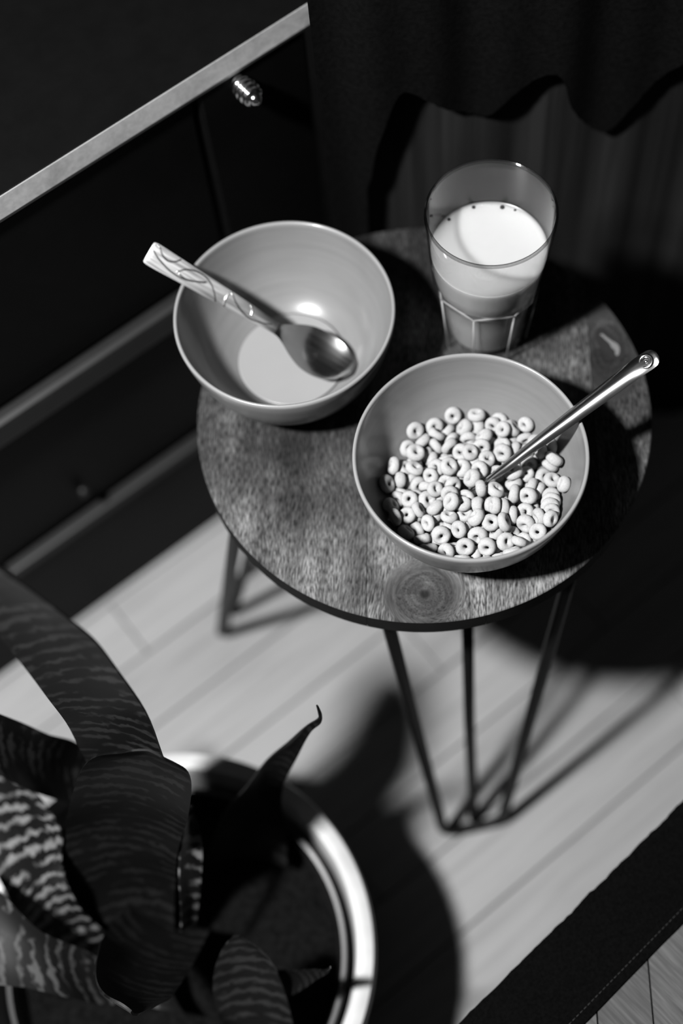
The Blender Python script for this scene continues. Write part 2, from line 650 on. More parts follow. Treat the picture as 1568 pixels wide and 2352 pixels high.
flat_patch('knot', hole, 0.00022, 0.001, M_HOLE, top)['label'] = 'dark knot in the tabletop'
flat_patch('knot_filler', fill, 0.0004, 0.001, M_FILLER, top)['label'] = 'pale filler in the dark knot'

# hairpin legs: bent rod, brace rod and mounting plate; leg 0 is modelled on the front one, the others are turned copies
def build_leg(ang):
    leg = bpy.data.objects.new('leg', None)
    leg.empty_display_size = 0.02
    leg.rotation_euler = (0, 0, ang)
    link(leg, table)
    zt = TZ - TT - 0.0035
    # bent rod: down the left, round the foot, up the right
    a, b = Vector((0.122, -0.056, zt)), Vector((0.196, -0.028, 0.020))
    c, d = Vector((0.196, 0.028, 0.020)), Vector((0.122, 0.080, zt))
    path = [a, a.lerp(b, 0.5), a.lerp(b, 0.9), b, Vector((0.1975, -0.021, 0.0085)), Vector((0.198, -0.010, 0.0046)), Vector((0.198, 0.006, 0.0046)), Vector((0.198, 0.014, 0.0046)),
            Vector((0.1975, 0.024, 0.0085)), c, d.lerp(c, 0.9), d.lerp(c, 0.5), d]
    bm = bmesh.new()
    add_tube(bm, catmull(path, 5), 0.0049, 12)
    bm_obj('bent_rod', bm, M_IRON, leg)
    bm = bmesh.new()
    add_tube(bm, [(0.094, 0.010, zt), (0.150, 0.004, 0.18), (0.1905, 0.002, 0.0060)], 0.0046, 12)
    bm_obj('brace_rod', bm, M_IRON, leg)
    bm = bmesh.new()
    add_box(bm, 0.085, 0.128, -0.062, 0.084, zt + 0.0002, TZ - TT - 0.0002, 0.0008)
    bm_obj('mounting_plate', bm, M_IRON, leg, smooth=False)


for ang in (-86.0, 166.0, 43.0):
    build_leg(R(ang))

# ------------------------------------------------------------------ bowls
BOWL = [(0.0, 0.0045), (0.026, 0.0045), (0.0305, 0.0035), (0.0315, 0.0), (0.0360, 0.0), (0.0380, 0.0045), (0.0480, 0.0110), (0.0600, 0.0245), (0.0690, 0.0440),
        (0.0740, 0.0640), (0.0753, 0.0725), (0.0750, 0.0745), (0.0740, 0.0752), (0.0728, 0.0745), (0.0716, 0.0660), (0.0668, 0.0480), (0.0588, 0.0310),
        (0.0465, 0.0180), (0.0330, 0.0115), (0.016, 0.0098), (0.0, 0.0095)]
BOWL_S = BOWL[:5] + smooth_prof(BOWL[5:10], 4)[:-1] + BOWL[9:14] + smooth_prof(BOWL[13:], 4)[1:]
B1 = Vector((-0.0202, 0.5483, TZ))
B2 = Vector((0.0861, 0.4216, TZ))


def inner_z(r):
    pts = BOWL[::-1]
    pts = [p for p in pts[:8]]
    for (ra, za), (rb, zb) in zip(pts[:-1], pts[1:]):
        if ra <= r <= rb:
            return za + (zb - za) * (r - ra) / (rb - ra)
    return pts[-1][1]


bowl1 = lathe('bowl', BOWL_S, M_CERAMIC, None, 128)
bowl1.location = B1
tag(bowl1, 'grey ceramic bowl with only a puddle of milk left in it', 'bowl', 'grey ceramic bowls')
bowl2 = bowl1.copy()
COL.objects.link(bowl2)
bowl2.location = B2
tag(bowl2, 'grey ceramic bowl heaped with ring-shaped cereal', 'bowl', 'grey ceramic bowls')

# milk puddle
prof = [(0.0, 0.0099)] + [(r, inner_z(r) + 0.0004) for r in (0.012, 0.024, 0.033)] + [(0.0375, 0.0141), (0.0385, 0.0146), (0.0372, 0.0145), (0.034, 0.0142), (0.02, 0.0141), (0.0, 0.0141)]
mk = lathe('milk_puddle', prof, M_MILK_THIN, None, 96)
mk.location = B1
tag(mk, 'shallow round puddle of milk at the bottom of the emptied bowl', 'milk')

# ------------------------------------------------------------------ glass of milk
GC = Vector((0.1205, 0.5590, TZ))
GA = R(-114.5)


def glass_mesh():
    seg = 128
    def oct_r(th, circ, rnd=0.0):
        a = ((th - GA) % (PI / 4)) - PI / 8
        flat = circ * math.cos(PI / 8) / math.cos(a)
        return flat * (1 - rnd) + circ * rnd
    rows = []
    for z, rad, kind in [(0.0, 0.0265, 0.7), (0.0006, 0.0285, 0.4), (0.0025, 0.0302, 0.0), (0.012, 0.0311, 0), (0.030, 0.0328, 0), (0.050, 0.0346, 0), (0.0635, 0.0357, 0), (0.0650, 0.0360, 0.12),
                         (0.0662, 0.0366, 0.6), (0.0680, 0.0374, 1), (0.080, 0.0384, 1), (0.100, 0.0402, 1), (0.118, 0.0415, 1), (0.1355, 0.0429, 1), (0.1374, 0.0427, 1), (0.1380, 0.0420, 1),
                         (0.1374, 0.0412, 1), (0.1355, 0.0408, 1), (0.118, 0.0400, 1), (0.100, 0.0388, 1), (0.080, 0.0371, 1), (0.070, 0.0356, 1), (0.0635, 0.0325, 1), (0.040, 0.0299, 1), (0.018, 0.0275, 1),
                         (0.0118, 0.0262, 1), (0.0095, 0.0225, 1)]:
        rows.append([(oct_r(2 * PI * k / seg + GA, rad, kind) * math.cos(2 * PI * k / seg + GA), oct_r(2 * PI * k / seg + GA, rad, kind) * math.sin(2 * PI * k / seg + GA), z) for k in range(seg)])
    v = [p for r in rows for p in r]
    f = [(i * seg + k, i * seg + (k + 1) % seg, (i + 1) * seg + (k + 1) % seg, (i + 1) * seg + k) for i in range(len(rows) - 1) for k in range(seg)]
    v.append((0, 0, 0.0012))
    v.append((0, 0, 0.0093))
    n = len(rows)
    f += [(len(v) - 2, (k + 1) % seg, k) for k in range(seg)]
    f += [(len(v) - 1, (n - 1) * seg + k, (n - 1) * seg + (k + 1) % seg) for k in range(seg)]
    return v, f


gv, gf = glass_mesh()
glass = mesh_obj('drinking_glass', gv, gf, [M_GLASS, M_RIM], None, True, 16, mat_ids=[1 if max(gv[i][2] for i in fc) > 0.1356 else 0 for fc in gf])
glass.location = GC
tag(glass, 'clear drinking glass with a facetted base standing behind the cereal bowl', 'glass')
film = lathe('milk_film', [(0.0384, 0.1005), (0.0390, 0.110), (0.0396, 0.118), (0.0403, 0.132)], M_FILM, glass, 96)
film['label'] = 'thin milky film on the inside of the glass'
mprof = [(0.0, 0.0098), (0.0225, 0.0103), (0.0258, 0.0123), (0.0272, 0.0182), (0.0296, 0.040), (0.0322, 0.0635), (0.0352, 0.070), (0.0368, 0.080), (0.0384, 0.0975), (0.0387, 0.0988), (0.0376, 0.0980), (0.034, 0.0976), (0.0, 0.0975)]
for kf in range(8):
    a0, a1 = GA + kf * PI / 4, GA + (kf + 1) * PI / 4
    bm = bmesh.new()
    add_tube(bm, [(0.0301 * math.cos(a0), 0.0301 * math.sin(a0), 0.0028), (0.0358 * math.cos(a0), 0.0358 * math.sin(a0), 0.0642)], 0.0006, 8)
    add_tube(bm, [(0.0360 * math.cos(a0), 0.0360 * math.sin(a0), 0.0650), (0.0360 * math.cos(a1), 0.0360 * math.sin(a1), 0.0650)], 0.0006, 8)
    bm_obj('facet_edge_glint', bm, M_FACET_GLINT, glass)  # pale ridges stand in for milk brightness refracted at the facet edges
gm = lathe('milk', mprof, M_MILK, None, 96, 40)
gm.location = GC
tag(gm, 'white milk filling three quarters of the drinking glass', 'milk')
bub = None
for bx, bz_r in ((128, 0.0013), (97, 0.0014), (66, 0.0017), (52, 0.0010), (104, 0.0008), (88, 0.0008), (78, 0.0007), (112, 0.0007), (46, 0.0008), (58, 0.0007), (120, 0.0006)):
    bm = bmesh.new()
    bmesh.ops.create_icosphere(bm, subdivisions=2, radius=bz_r)
    o = bm_obj('bubble', bm, M_HOLE if bz_r > 0.0009 else M_GLASS, gm)
    rr = 0.0376 - bz_r
    o.location = (rr * math.cos(R(bx)), rr * math.sin(R(bx)), 0.0977)
    o.scale = (1, 1, 0.6)


# ------------------------------------------------------------------ spoons
def spoon_mesh(name, st, mat, parent, sub=5, M=13, split=None, twist=0.0):
    """st: stations along the spoon (x, z, half width, dish depth, crown, thickness)"""
    rows = []
    n = len(st)
    A = catmull([(s[0], s[1], s[2]) for s in st], sub)
    Bv = catmull([(s[3], s[4], s[5]) for s in st], sub)
    for i, (a, b) in enumerate(zip(A, Bv)):
        p = A[min(i + 1, len(A) - 1)] - A[max(i - 1, 0)]
        t = Vector((p.x, 0, p.y)).normalized()
        nr = Vector((-t.z, 0, t.x))
        c = Vector((a.x, 0, a.y))
        w = max(a.z, 0.0003)
        tt = max(0.0, min(1.0, (0.085 - a.x) / 0.04))
        tw = Matrix.Rotation(R(twist) * tt * tt * (3 - 2 * tt), 3, t)
        row = []
        for k in range(M):
            s = -1 + 2 * k / (M - 1)
            s = math.sin(s * PI / 2)
            h = -b.x * (1 - s * s) + b.y * (1 - s * s)
            row.append(c + tw @ (Vector((0, s * w, 0)) + nr * h))
        for k in range(M - 2, 0, -1):
            s = -1 + 2 * k / (M - 1)
            s = math.sin(s * PI / 2)
            h = -b.x * (1 - s * s) - b.z * (1 - s ** 6)
            row.append(c + tw @ (Vector((0, s * w, 0)) + nr * h))
        rows.append(row)
    m = len(rows[0])
    v = [q for r in rows for q in r]
    f = [(i * m + k, i * m + (k + 1) % m, (i + 1) * m + (k + 1) % m, (i + 1) * m + k) for i in range(len(rows) - 1) for k in range(m)]
    f.append(tuple(range(m - 1, -1, -1)))
    f.append(tuple(range((len(rows) - 1) * m, len(rows) * m)))
    ids = None if split is None else [0 if max(v[i].x for i in fc) < split else 1 for fc in f]
    return mesh_obj(name, v, f, mat, parent, True, 50, mat_ids=ids)


def aim(p_tip, p_end, roll=0.0):
    """frame with +x from tip to end and +z as near to up as can be, turned by roll about x"""
    x = (Vector(p_end) - Vector(p_tip)).normalized()
    y = Vector((0, 0, 1)).cross(x).normalized()
    z = x.cross(y)
    m = Matrix((x, y, z)).transposed().to_4x4()
    return Matrix.Translation(p_tip) @ m @ Matrix.Rotation(roll, 4, 'X')


# spoon lying across the emptied bowl
sp1 = empty('spoon', (0, 0, 0), 0, 'steel spoon with raised curls on its handle resting across the emptied bowl', 'spoon', 'steel spoons')
P_tip, P_end = Vector((0.0178, 0.5293, 0.4450)), Vector((-0.1055, 0.5975, 0.5200))
sp1.matrix_world = aim(P_tip, P_end, R(-30))
L1 = (P_end - P_tip).length
st1 = [(0.0000, 0.0096, 0.0010, 0.0000, 0, 0.0010), (0.0016, 0.0080, 0.0058, 0.0010, 0, 0.0011), (0.0050, 0.0054, 0.0098, 0.0028, 0, 0.0012), (0.0120, 0.0022, 0.0138, 0.0052, 0, 0.0012),
       (0.0220, -0.0004, 0.0156, 0.0064, 0, 0.0012), (0.0330, -0.0011, 0.0148, 0.0054, 0, 0.0013), (0.0430, -0.0002, 0.0112, 0.0030, 0, 0.0014), (0.0500, 0.0012, 0.0066, 0.0010, 0.0002, 0.0018),
       (0.0560, 0.0028, 0.0040, 0.0, 0.0008, 0.0022), (0.0640, 0.0036, 0.0036, 0.0, 0.0006, 0.0022), (0.0800, 0.0034, 0.0043, 0.0, 0.0003, 0.0019), (0.1050, 0.0024, 0.0051, 0.0, 0.0003, 0.0017),
       (0.1350, 0.0012, 0.0060, 0.0, 0.0003, 0.0016), (L1 - 0.006, 0.0003, 0.0066, 0.0, 0.0003, 0.0015), (L1 - 0.0015, 0.0001, 0.0064, 0.0, 0.0002, 0.0013), (L1, 0.0, 0.0058, 0.0, 0.0001, 0.0008)]
st1 = [(a, z, w * (1.10 if a < 0.045 else 1.22), d * 0.58, c, t) for a, z, w, d, c, t in st1]
spoon_mesh('spoon_body', st1, [M_STEEL_BOWL, M_STEEL_SOFT], sp1, split=0.060, twist=24.0)
CURLS = [[(-0.005, -0.435), (0.078, 0.105), (0.187, 0.494), (0.306, 0.473), (0.435, -0.381)], [(0.025, -0.95), (0.078, -0.405), (0.133, -0.201), (0.18, -0.509), (0.206, -0.95)],
         [(0.218, 0.33), (0.272, -0.42), (0.357, -0.832), (0.443, -0.67), (0.51, 0.043), (0.556, 0.95)], [(0.238, 0.297), (0.296, 0.422), (0.368, 0.13), (0.429, -0.276)],
         [(0.611, -0.83), (0.605, 0.042), (0.625, 0.95)], [(0.619, -0.946), (0.693, -0.058), (0.797, 0.667), (0.905, 0.485), (0.98, -0.19)], [(0.784, -0.878), (0.81, -0.328), (0.817, 0.297)]]
hx = catmull([(s[0], s[1], s[2]) for s in st1], 5)


def handle_at(x):
    for a, b in zip(hx[:-1], hx[1:]):
        if a.x <= x <= b.x + 1e-9:
            t = (x - a.x) / max(b.x - a.x, 1e-9)
            return a.y + (b.y - a.y) * t, a.z + (b.z - a.z) * t
    return hx[-1].y, hx[-1].z


for c in CURLS:
    pts = []
    for u, s in c:
        x = min(L1 - 0.001 - u * (L1 - 0.062), L1 - 0.0008)
        z, w = handle_at(x)
        pts.append((x, s * w * 0.97, z + 0.0003 * (1 - s * s) + 0.00005))
    bm = bmesh.new()
    add_tube(bm, catmull(pts, 6), 0.00058, 8)
    bm_obj('raised_curl', bm, M_STEEL_BOWL, sp1)

# spoon standing in the cereal
sp2 = empty('spoon', (0, 0, 0), 0, 'steel spoon with a thick rounded handle stuck in the cereal', 'spoon', 'steel spoons')
Q_tip, Q_end = B2 + Vector((-0.038, -0.021, 0.0240)), B2 + Vector((0.1215, 0.0325, 0.0240))
sp2.matrix_world = aim(Q_tip, Q_end)
L2 = (Q_end - Q_tip).length
st2 = [(0.0, 0.0, 0.001, 0, 0, 0.001), (0.0015, -0.0004, 0.0050, 0.0008, 0, 0.0012), (0.0060, -0.0010, 0.0095, 0.0025, 0, 0.0012), (0.0160, -0.0012, 0.0125, 0.0040, 0, 0.0012), (0.0270, 0.0015, 0.0105, 0.0030, 0, 0.0013),
       (0.0350, 0.0052, 0.0055, 0.0008, 0.0003, 0.0018), (0.0420, 0.0095, 0.0026, 0, 0.0012, 0.0022), (0.0495, 0.0150, 0.0026, 0, 0.0016, 0.0024), (0.0700, 0.0285, 0.0036, 0, 0.0020, 0.0024),
       (0.0950, 0.0439, 0.0047, 0, 0.0024, 0.0024), (0.1200, 0.0589, 0.0055, 0, 0.0026, 0.0024), (0.1450, 0.0737, 0.0062, 0, 0.0024, 0.0022), (0.1560, 0.0802, 0.0065, 0, 0.0016, 0.0020),
       (L2 - 0.0040, 0.0838, 0.0063, 0, 0.0008, 0.0018), (L2 - 0.0010, 0.0857, 0.0046, 0, 0.0006, 0.0015), (L2 + 0.0004, 0.0864, 0.0022, 0, 0.0003, 0.0010)]
spoon_mesh('spoon_body', st2, M_STEEL, sp2)
bm = bmesh.new()
tv = Vector((1, 0, 0.59)).normalized()
nn = Vector((-tv.z, 0, tv.x))
cc_ = Vector((L2 - 0.0066, 0, 0.0823)) + nn * 0.0011
add_tube(bm, [cc_ + (tv * math.cos(a) + Vector((0, 1, 0)) * math.sin(a)) * 0.0040 for a in [2 * PI * i / 24 for i in range(25)]], 0.0011, 8, cap=False)
bm_obj('handle_ring', bm, M_STEEL, sp2)['label'] = 'raised ring at the handle end'
bm = bmesh.new()
bmesh.ops.create_icosphere(bm, subdivisions=2, radius=0.0019)
o = bm_obj('handle_stud', bm, M_STEEL, sp2)
o.location = cc_ + nn * -0.0006

# ------------------------------------------------------------------ cereal rings
RINGS = [
    (-0.0396,-0.00671,0.02086,0.187,-0.632,-0.742,-0.121,1.04,1.13),
    (0.02044,0.01399,0.01349,0.028,-0.111,0.993,0.015,1.07,1.0),
    (0.00934,0.01498,0.01554,0.171,-0.742,-0.432,0.482,0.93,0.89),
    (-0.01151,0.01462,0.01553,0.919,0.162,-0.237,-0.269,1.05,0.99),
    (-0.01784,-0.01252,0.01309,0.175,-0.026,-0.012,-0.984,0.96,0.92),
    (-0.02556,-0.02264,0.01545,0.868,-0.04,0.169,0.465,1.01,1.05),
    (-0.00821,-0.00417,0.01271,0.006,-0.778,-0.628,0.026,1.06,1.04),
    (0.01024,-0.02081,0.01339,0.944,-0.028,-0.003,0.327,0.98,1.0),
    (0.02243,-0.02694,0.01885,0.713,0.261,0.259,-0.598,1.05,1.06),
    (-0.0236,-0.02951,0.02691,0.323,-0.89,-0.312,-0.083,1.08,0.99),
    (0.00976,0.02809,0.01667,0.536,-0.241,0.485,-0.648,0.98,1.01),
    (-0.00142,0.01738,0.0131,0.922,0.031,-0.01,0.387,0.96,1.01),
    (-0.02988,0.01297,0.01506,0.044,0.766,-0.63,-0.122,1.01,1.07),
    (-0.03698,-0.01514,0.02777,0.012,-0.84,-0.539,0.057,0.94,1.02),
    (-0.01333,-0.02412,0.01438,0.996,-0.086,0.032,0.009,0.98,1.07),
    (0.001,-0.01299,0.01251,0.916,-0.026,-0.014,-0.4,0.94,0.89),
    (0.01806,-0.01078,0.01352,0.981,-0.01,-0.028,-0.19,1.08,1.1),
    (0.03459,0.01892,0.01748,0.842,-0.003,-0.251,0.477,1.0,0.99),
    (-0.01727,-0.00971,0.03044,0.984,0.05,-0.113,-0.132,1.06,1.0),
    (0.00178,0.02909,0.01359,0.017,-0.602,-0.798,-0.027,0.95,0.94),
    (-0.0231,0.01962,0.01726,0.414,0.822,0.174,-0.35,1.08,1.16),
    (-0.03601,0.00218,0.01572,0.806,0.14,0.176,0.547,1.0,0.97),
    (-0.02472,-0.03493,0.03014,0.325,-0.899,-0.285,-0.074,1.07,1.11),
    (-0.0014,-0.02371,0.01668,0.671,-0.074,0.5,-0.542,1.05,1.13),
    (-0.04607,-0.02828,0.03093,0.602,0.118,0.413,0.674,1.03,1.09),
    (0.01856,0.00476,0.0168,0.698,0.59,-0.31,0.261,1.05,1.09),
    (0.01469,0.02397,0.01628,0.358,-0.354,0.409,-0.761,0.93,0.95),
    (-0.00157,0.00621,0.01548,0.373,0.455,0.106,-0.802,1.03,1.09),
    (-0.00892,0.03188,0.01745,0.13,-0.247,-0.603,-0.747,0.98,1.05),
    (-0.04098,0.01578,0.02057,0.139,-0.941,-0.137,0.276,1.01,1.02),
    (-0.04574,-0.01681,0.02498,0.038,0.882,0.234,-0.408,1.03,1.08),
    (-0.00777,-0.01449,0.01854,0.749,-0.182,-0.579,-0.266,1.03,1.03),
    (0.01226,-0.04593,0.02286,0.268,0.78,-0.487,0.286,0.93,0.89),
    (0.01803,-0.00094,0.01675,0.109,0.179,0.642,-0.738,1.02,0.95),
    (0.04063,0.01413,0.02285,0.02,0.911,-0.28,-0.303,0.98,0.93),
    (-0.00254,0.03968,0.01781,0.041,-0.2,0.947,0.25,1.02,1.05),
    (-0.02485,0.03249,0.02135,0.734,0.011,-0.241,-0.635,0.97,0.97),
    (-0.01993,0.02858,0.0182,0.068,-0.529,0.823,-0.194,1.02,0.96),
    (-0.02838,0.00143,0.01814,0.631,0.237,0.181,0.716,1.05,1.05),
    (-0.01977,-0.03937,0.02079,0.023,0.52,0.794,-0.313,1.02,1.04),
    (-0.00831,-0.02886,0.02583,0.248,0.885,-0.394,0.021,1.06,0.98),
    (0.02274,-0.0202,0.01687,0.665,0.24,0.278,-0.65,1.02,1.11),
    (-0.00461,-0.01192,0.03462,0.029,0.865,0.458,0.203,1.08,1.06),
    (0.02536,0.0279,0.01685,0.842,0.079,-0.235,0.479,1.08,1.09),
    (0.00067,0.01794,0.02111,0.641,0.354,0.016,-0.681,0.97,0.98),
    (0.00771,0.00326,0.01572,0.139,-0.567,-0.072,0.809,1.05,1.12),
    (-0.01878,0.00763,0.01631,0.51,-0.695,0.492,0.122,1.05,1.01),
    (-0.03836,-0.02655,0.0267,0.141,-0.481,-0.301,0.811,1.02,1.03),
    (-0.0047,-0.04051,0.01831,0.215,0.94,0.251,-0.086,1.04,1.02),
    (0.01044,-0.03165,0.01736,0.684,-0.164,0.345,-0.622,1.0,0.98),
    (0.02679,-0.00908,0.01679,0.355,-0.62,-0.59,0.377,1.0,1.08),
    (0.01004,-0.01197,0.03397,0.135,0.156,-0.223,0.953,0.99,1.02),
    (0.01466,0.03443,0.02002,0.433,0.131,0.629,0.632,0.99,0.98),
    (0.00145,-0.00426,0.01894,0.796,0.012,-0.568,-0.208,0.94,1.01),
    (0.00288,-0.01432,0.02432,0.465,0.423,0.733,-0.26,1.07,1.01),
    (-0.03551,-0.00353,0.02792,0.161,-0.88,-0.441,0.072,0.95,0.98),
    (-0.01019,-0.03269,0.01821,0.7,0.701,0.111,0.08,1.05,1.09),
    (0.00257,-0.02981,0.01692,0.439,-0.749,-0.429,0.251,1.04,0.96),
    (0.03274,-0.02324,0.02513,0.356,-0.28,0.134,0.881,1.04,0.98),
    (0.03605,-0.00176,0.01566,0.114,-0.812,0.54,-0.188,0.99,0.94),
    (0.02683,0.01142,0.0189,0.101,0.861,-0.23,-0.443,0.94,0.88),
    (-0.00141,0.02903,0.02179,0.366,-0.752,-0.516,0.185,0.99,0.97),
    (-0.00894,0.00404,0.02001,0.055,0.553,0.135,0.82,0.94,0.98),
    (-0.00307,-0.02397,0.03003,0.097,0.791,0.597,-0.097,1.01,1.05),
    (-0.03045,-0.03279,0.02099,0.93,-0.185,0.27,0.166,1.01,0.95),
    (0.00625,-0.03173,0.02815,0.045,-0.638,-0.387,-0.664,1.04,1.08),
    (0.02504,-0.03249,0.02174,0.271,-0.8,0.499,0.195,1.02,0.98),
    (0.04545,-0.00623,0.02188,0.806,-0.232,-0.27,0.474,0.93,0.98),
    (0.04251,0.02824,0.03092,0.399,0.318,0.601,-0.616,0.96,0.91),
    (0.01591,0.01293,0.02181,0.351,0.772,0.372,-0.376,1.02,1.01),
    (-0.00919,0.02461,0.01631,0.776,-0.469,-0.131,-0.401,0.99,0.93),
    (-0.02696,0.01367,0.02377,0.025,0.372,0.249,-0.894,1.06,1.07),
    (-0.04394,0.005,0.02322,0.613,-0.127,0.434,0.648,0.94,0.87),
    (-0.03335,-0.04287,0.0334,0.085,0.004,0.47,0.878,1.04,0.96),
    (0.0104,-0.02263,0.02193,0.425,0.841,-0.092,0.321,1.0,0.94),
    (0.03508,-0.02588,0.02034,0.146,-0.261,0.156,0.942,1.06,1.01),
    (0.03621,0.00794,0.01976,0.8,-0.464,0.18,-0.335,0.97,0.97),
    (0.02947,0.01679,0.02478,0.364,-0.142,-0.917,0.081,1.03,1.08),
    (-0.00322,0.01469,0.02405,0.089,0.27,0.23,-0.931,0.97,1.01),
    (-0.01466,0.01297,0.02312,0.7,-0.217,-0.053,-0.679,0.96,0.9),
    (-0.0395,0.02006,0.02722,0.663,0.154,0.165,0.714,1.0,0.97),
    (0.01,-0.00901,0.01866,0.172,-0.856,0.42,-0.247,1.03,1.12),
    (-0.0017,-0.03823,0.02371,0.184,0.978,0.088,-0.04,0.94,1.0),
    (0.00675,-0.01918,0.02429,0.428,0.327,0.781,-0.317,1.01,0.99),
    (0.03572,-0.01309,0.01928,0.088,0.022,-0.018,0.996,1.07,1.0),
    (0.05399,-0.00789,0.03628,0.102,0.984,-0.108,-0.095,0.97,0.96),
    (0.02041,0.01985,0.02169,0.918,-0.354,0.003,-0.177,0.96,0.97),
    (-0.00187,0.00463,0.02497,0.202,-0.773,-0.432,-0.417,0.95,0.96),
    (-0.02193,0.0028,0.02376,0.248,0.827,0.484,0.138,0.93,0.95),
    (-0.02927,-0.00734,0.03134,0.939,0.21,0.261,0.079,1.04,1.13),
    (-0.0186,-0.00272,0.01562,0.285,0.006,0.901,-0.326,0.95,0.92),
    (0.00574,-0.04161,0.02183,0.546,0.7,0.258,0.381,0.95,0.89),
    (0.01674,-0.01573,0.02577,0.469,0.617,0.12,-0.621,0.97,0.9),
    (0.02894,0.00253,0.01715,0.446,-0.646,0.104,0.611,0.99,0.92),
    (0.00837,0.00948,0.02621,0.171,-0.89,-0.076,-0.416,1.06,1.1),
    (0.01278,0.04417,0.02619,0.78,-0.217,-0.51,0.291,1.03,1.12),
    (-0.01101,0.00347,0.02837,0.207,-0.457,0.86,-0.091,0.99,0.93),
    (-0.04375,-0.01735,0.03354,0.002,-0.966,-0.257,-0.02,0.97,0.91),
    (-0.00989,-0.04361,0.02483,0.141,-0.905,-0.011,-0.401,0.95,0.93),
    (-0.01642,0.03401,0.02675,0.428,0.328,0.498,0.679,0.99,0.98),
    (0.01603,-0.02672,0.02834,0.198,-0.159,-0.949,-0.189,1.04,0.97),
    (0.021,-0.00751,0.02535,0.082,-0.975,-0.15,-0.139,1.07,1.14),
    (0.01917,0.00453,0.03223,0.045,-0.19,-0.976,-0.095,1.0,0.99),
    (0.02154,0.03944,0.02115,0.245,-0.912,-0.243,-0.221,1.02,0.96),
    (-0.01643,0.03982,0.01958,0.904,0.211,0.189,-0.319,0.93,0.96),
    (-0.01492,0.00305,0.03223,0.222,-0.261,0.938,-0.045,0.97,0.93),
    (-0.02666,-0.02069,0.0304,0.483,-0.005,-0.459,-0.746,0.98,0.95),
    (-0.01724,-0.04933,0.02816,0.515,-0.314,-0.235,-0.762,0.99,0.94),
    (-0.01668,-0.02968,0.03384,0.037,0.815,0.458,-0.352,0.94,0.99),
    (0.03088,-0.01355,0.02954,0.186,0.758,0.257,0.57,1.03,1.11),
    (0.03225,-0.00193,0.02364,0.279,0.154,-0.861,-0.397,1.01,1.03),
    (0.03028,0.03462,0.02543,0.669,0.48,0.009,0.568,0.98,0.97),
    (0.00407,0.04545,0.02631,0.412,0.158,0.893,-0.089,1.05,1.14),
    (-0.03589,0.03569,0.02656,0.476,-0.091,0.396,-0.78,0.98,1.01),
    (-0.02328,-0.00298,0.03698,0.67,-0.07,0.259,-0.692,0.94,0.93),
    (-0.01675,-0.0445,0.03117,0.392,0.862,-0.322,0.009,1.07,1.04),
    (0.0025,-0.05134,0.02816,0.375,0.844,0.358,-0.138,1.07,1.16),
    (0.03422,0.02826,0.02423,0.115,-0.343,0.475,-0.802,0.96,0.97),
    (0.03959,-0.01471,0.02682,0.153,0.242,0.205,0.936,0.99,0.91),
    (0.00864,-0.00169,0.02809,0.935,0.355,-0.018,0.006,1.07,1.1),
    (0.0197,0.0294,0.02566,0.473,-0.622,-0.621,0.055,1.04,1.02),
    (-0.03316,0.02487,0.02197,0.269,-0.83,0.404,-0.273,1.02,1.11),
    (-0.03332,0.0069,0.02717,0.343,-0.091,-0.828,-0.433,0.94,0.96),
    (-0.01514,-0.01853,0.03293,0.516,0.364,-0.255,0.732,0.99,1.01),
    (-0.00067,-0.03843,0.03007,0.567,-0.06,0.12,0.813,1.07,1.03),
    (0.01056,-0.05698,0.03581,0.834,-0.525,0.007,0.17,0.96,0.91),
    (0.01452,-0.03558,0.01993,0.382,-0.293,-0.877,0.01,0.94,0.95),
    (0.04436,0.00162,0.02498,0.141,0.127,0.802,-0.567,1.03,1.12),
    (0.01551,0.01883,0.02872,0.11,-0.249,0.939,-0.212,0.95,0.9),
    (0.00141,0.02587,0.02953,0.279,0.26,0.093,-0.92,0.95,1.0),
    (-0.003,0.01091,0.03473,0.108,0.831,0.43,0.335,1.07,1.17),
    (-0.036,-0.01598,0.03587,0.257,-0.63,-0.582,0.444,0.94,0.9),
    (-0.00671,-0.02398,0.03591,0.97,-0.129,0.047,0.2,0.94,0.94),
    (0.01469,-0.03137,0.03637,0.442,0.8,-0.387,-0.119,0.99,1.03),
    (0.02229,-0.01647,0.03281,0.882,-0.021,0.365,0.298,1.04,1.1),
    (0.00699,0.02718,0.02585,0.269,-0.392,0.878,0.06,1.04,1.13),
    (0.03547,0.03664,0.03235,0.455,0.434,-0.773,-0.09,1.05,1.07),
    (0.00548,0.01584,0.03151,0.744,-0.181,-0.369,-0.526,0.94,0.93),
    (-0.0112,0.02365,0.02439,0.032,0.851,0.515,0.092,0.94,0.95),
    (-0.0108,-0.00213,0.03696,0.332,0.333,-0.25,0.847,0.94,0.93),
    (-0.03114,-0.02641,0.03589,0.491,-0.293,-0.416,0.708,0.93,0.9),
    (0.00264,-0.03234,0.03624,0.109,-0.808,0.56,-0.146,0.96,1.05),
    (0.01712,-0.03897,0.02902,0.561,0.741,0.279,0.241,1.07,1.12),
    (0.03649,-0.02409,0.0337,0.539,-0.129,-0.172,-0.814,1.0,1.02),
    (-0.04748,-0.00125,0.02732,0.228,-0.234,-0.533,0.781,0.93,0.99),
    (0.02325,0.00473,0.02614,0.925,0.085,0.062,-0.365,0.99,1.09),
    (-0.00178,0.02302,0.03371,0.885,0.238,-0.14,-0.374,0.99,1.09),
    (-0.02496,0.03959,0.02706,0.746,-0.211,-0.481,-0.41,1.0,0.97),
    (-0.00735,-0.01784,0.04049,0.052,0.892,-0.44,0.092,0.94,0.93),
    (-0.02422,-0.03714,0.03785,0.424,-0.891,0.16,0.032,1.05,1.15),
    (-0.0061,-0.05124,0.03271,0.215,-0.341,-0.122,0.907,1.07,0.99),
    (0.0347,-0.03392,0.02884,0.188,-0.856,0.209,0.434,0.99,1.04),
    (0.04196,0.01947,0.02896,0.303,0.295,0.088,0.902,0.94,0.89),
